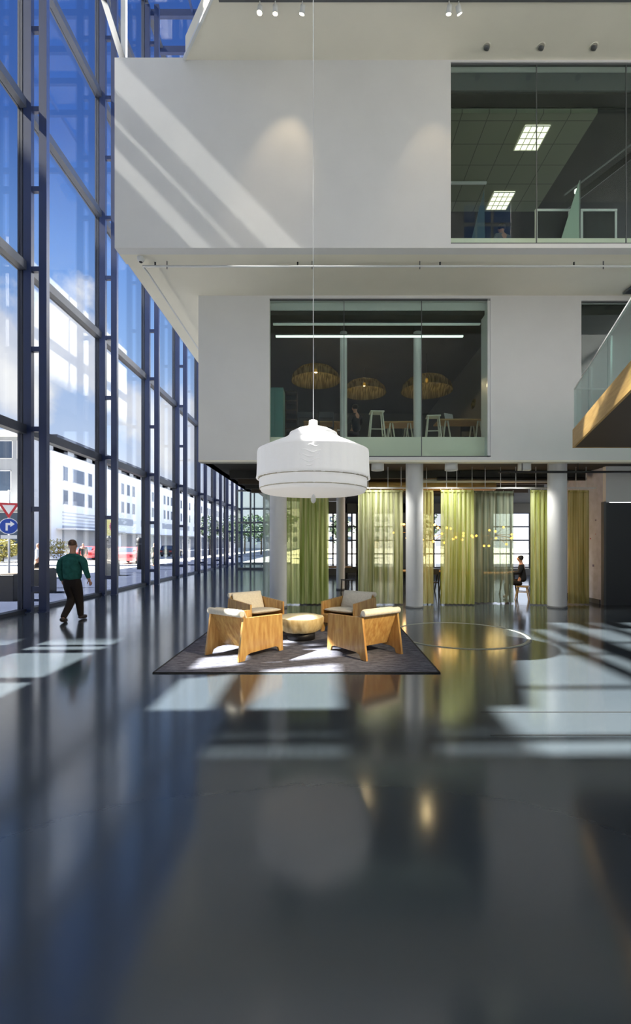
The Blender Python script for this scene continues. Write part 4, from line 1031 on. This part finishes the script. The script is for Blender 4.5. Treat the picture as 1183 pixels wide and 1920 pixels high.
# traffic signs
ts = thing('traffic_sign', 'street pole with red-edged yield triangle above a round blue turn-right sign', 'sign', (FX(17, 17.4), 17.4, -.02), math.radians(28))
MB().tube([(0, 0, 0), (0, 0, 3.75)], .035, 12).build('pole', M['bframe'], ts)
def tri(r): return [(r*math.cos(a), r*math.sin(a)) for a in (PI/6, 5*PI/6, -PI/2)]
MB().prism(tri(.40), -.075, -.05, axis='y').build('yield_plate', mat('sign_red', (.55, .04, .05), .4), ts, loc=(0, 0, 3.05))
MB().prism(tri(.24), -.083, -.075, axis='y').build('yield_centre', mat('sign_white', (.85, .85, .85), .4), ts, loc=(0, 0, 3.05))
MB().tube([(0, -.05, 2.36), (0, -.075, 2.36)], .31, 36).build('round_rim', bpy.data.materials['sign_white'], ts)
MB().tube([(0, -.075, 2.36), (0, -.083, 2.36)], .285, 36).build('round_plate', mat('sign_blue', (.02, .07, .38), .4), ts)
ar = MB(); ar.prism([(-.10, -.17), (-.03, -.17), (-.03, .04), (.05, .04), (.05, -.03), (.19, .085), (.05, .20), (.05, .12), (-.10, .12)], -.091, -.083, axis='y')
ar.build('white_arrow', bpy.data.materials['sign_white'], ts, loc=(0, 0, 2.36))
MB().box(-.26, -.07, 1.88, .26, -.05, 2.02).build('name_plate', bpy.data.materials['sign_white'], ts)
# planters, bollards
def planter(lab, loc, sx, sy, h):
    t = thing('planter_box', lab, 'planter', loc, 0, 'dark planters outside the glass')
    MB().box(-sx, -sy, 0, sx, sy, h).build('tub', M['black'], t, bevel=.02); MB().box(-sx+.05, -sy+.05, h, sx-.05, sy-.05, h+.02).build('soil', M['bark'], t)
planter('dark planter box outside below the traffic sign', (FX(27, 13.6)-.1, 13.6, -.02), .28, .3, .78)
planter('dark planter box outside behind the first ladder post', (-9.9, 15.8, -.02), .3, .35, .82)
planter('dark planter box outside the second glass bay', (-11.5, 24, -.02), .35, .5, .8)
for x, y, lab in ((-12.5, 26, 'dark bollard lamp left of the second post pair'), (-12.2, 29.6, 'dark bollard lamp right of the second post pair')):
    t = thing('street_bollard', lab, 'bollard', (x, y, -.02), 0, 'bollards along the pavement')
    MB().lathe([(0, 0), (.16, 0), (.14, 1.5), (.2, 1.6), (.2, 2.0), (0, 2.1)], seg=20).build('body', M['black'], t)
    MB().lathe([(.205, 1.62), (.205, 1.68)], seg=20).build('collar', M['grey'], t)
def pedestrian(lab, loc, rz, topm):
    t = thing('pedestrian', lab, 'person', loc, rz, 'pedestrians on the pavement')
    Bp = [[(0, 0, .95, .12, .11), (0, 0, 1.2, .14, .11), (0, 0, 1.38, .12, .09), (0, 0, 1.5, .055, .055), (0, 0, 1.6, .08, .09), (0, 0, 1.7, .06, .07)],
          [2, (-.18, 0, 1.38, .07), (-.24, 0, 1.1, .05), (-.23, .06, .85, .035)], [2, (.18, 0, 1.38, .07), (.24, 0, 1.1, .05), (.23, .06, .85, .035)],
          [0, (-.1, 0, .85, .10), (-.1, .1, .5, .07), (-.09, -.1, .08, .05), (-.09, .02, .04, .04)], [0, (.1, 0, .85, .10), (.1, .05, .5, .07), (.09, .18, .08, .05), (.09, .3, .04, .04)]]
    skin_mesh('body', Bp, M['skin'], t, sub=1)
    skin_mesh('coat', [[(0, 0, .8, .15, .14), (0, 0, 1.2, .165, .13), (0, 0, 1.4, .12, .1)], [2, (-.18, 0, 1.38, .085), (-.24, 0, 1.1, .065), (-.235, .05, .92, .05)], [2, (.18, 0, 1.38, .085), (.24, 0, 1.1, .065), (.235, .05, .92, .05)]], topm, t, sub=1)
    skin_mesh('trousers', [[(0, 0, .95, .135, .12), (0, 0, .88, .13, .12)], [1, (-.1, 0, .82, .11), (-.1, .1, .5, .085), (-.09, -.1, .1, .065)], [1, (.1, 0, .82, .11), (.1, .05, .5, .085), (.09, .18, .1, .065)]], M['trouser'], t, sub=1)
pedestrian('distant pedestrian in dark clothes just right of the walking person', (-16.1, 30.0, -.02), .3, M['black_cloth'])
pedestrian('distant pedestrian in black near the third post pair', (-12.6, 33.2, -.02), 1.2, M['black_cloth'])
pedestrian('distant pedestrian in pale clothes behind the first ladder post', (-14.0, 22.0, -.02), 2, M['column'])
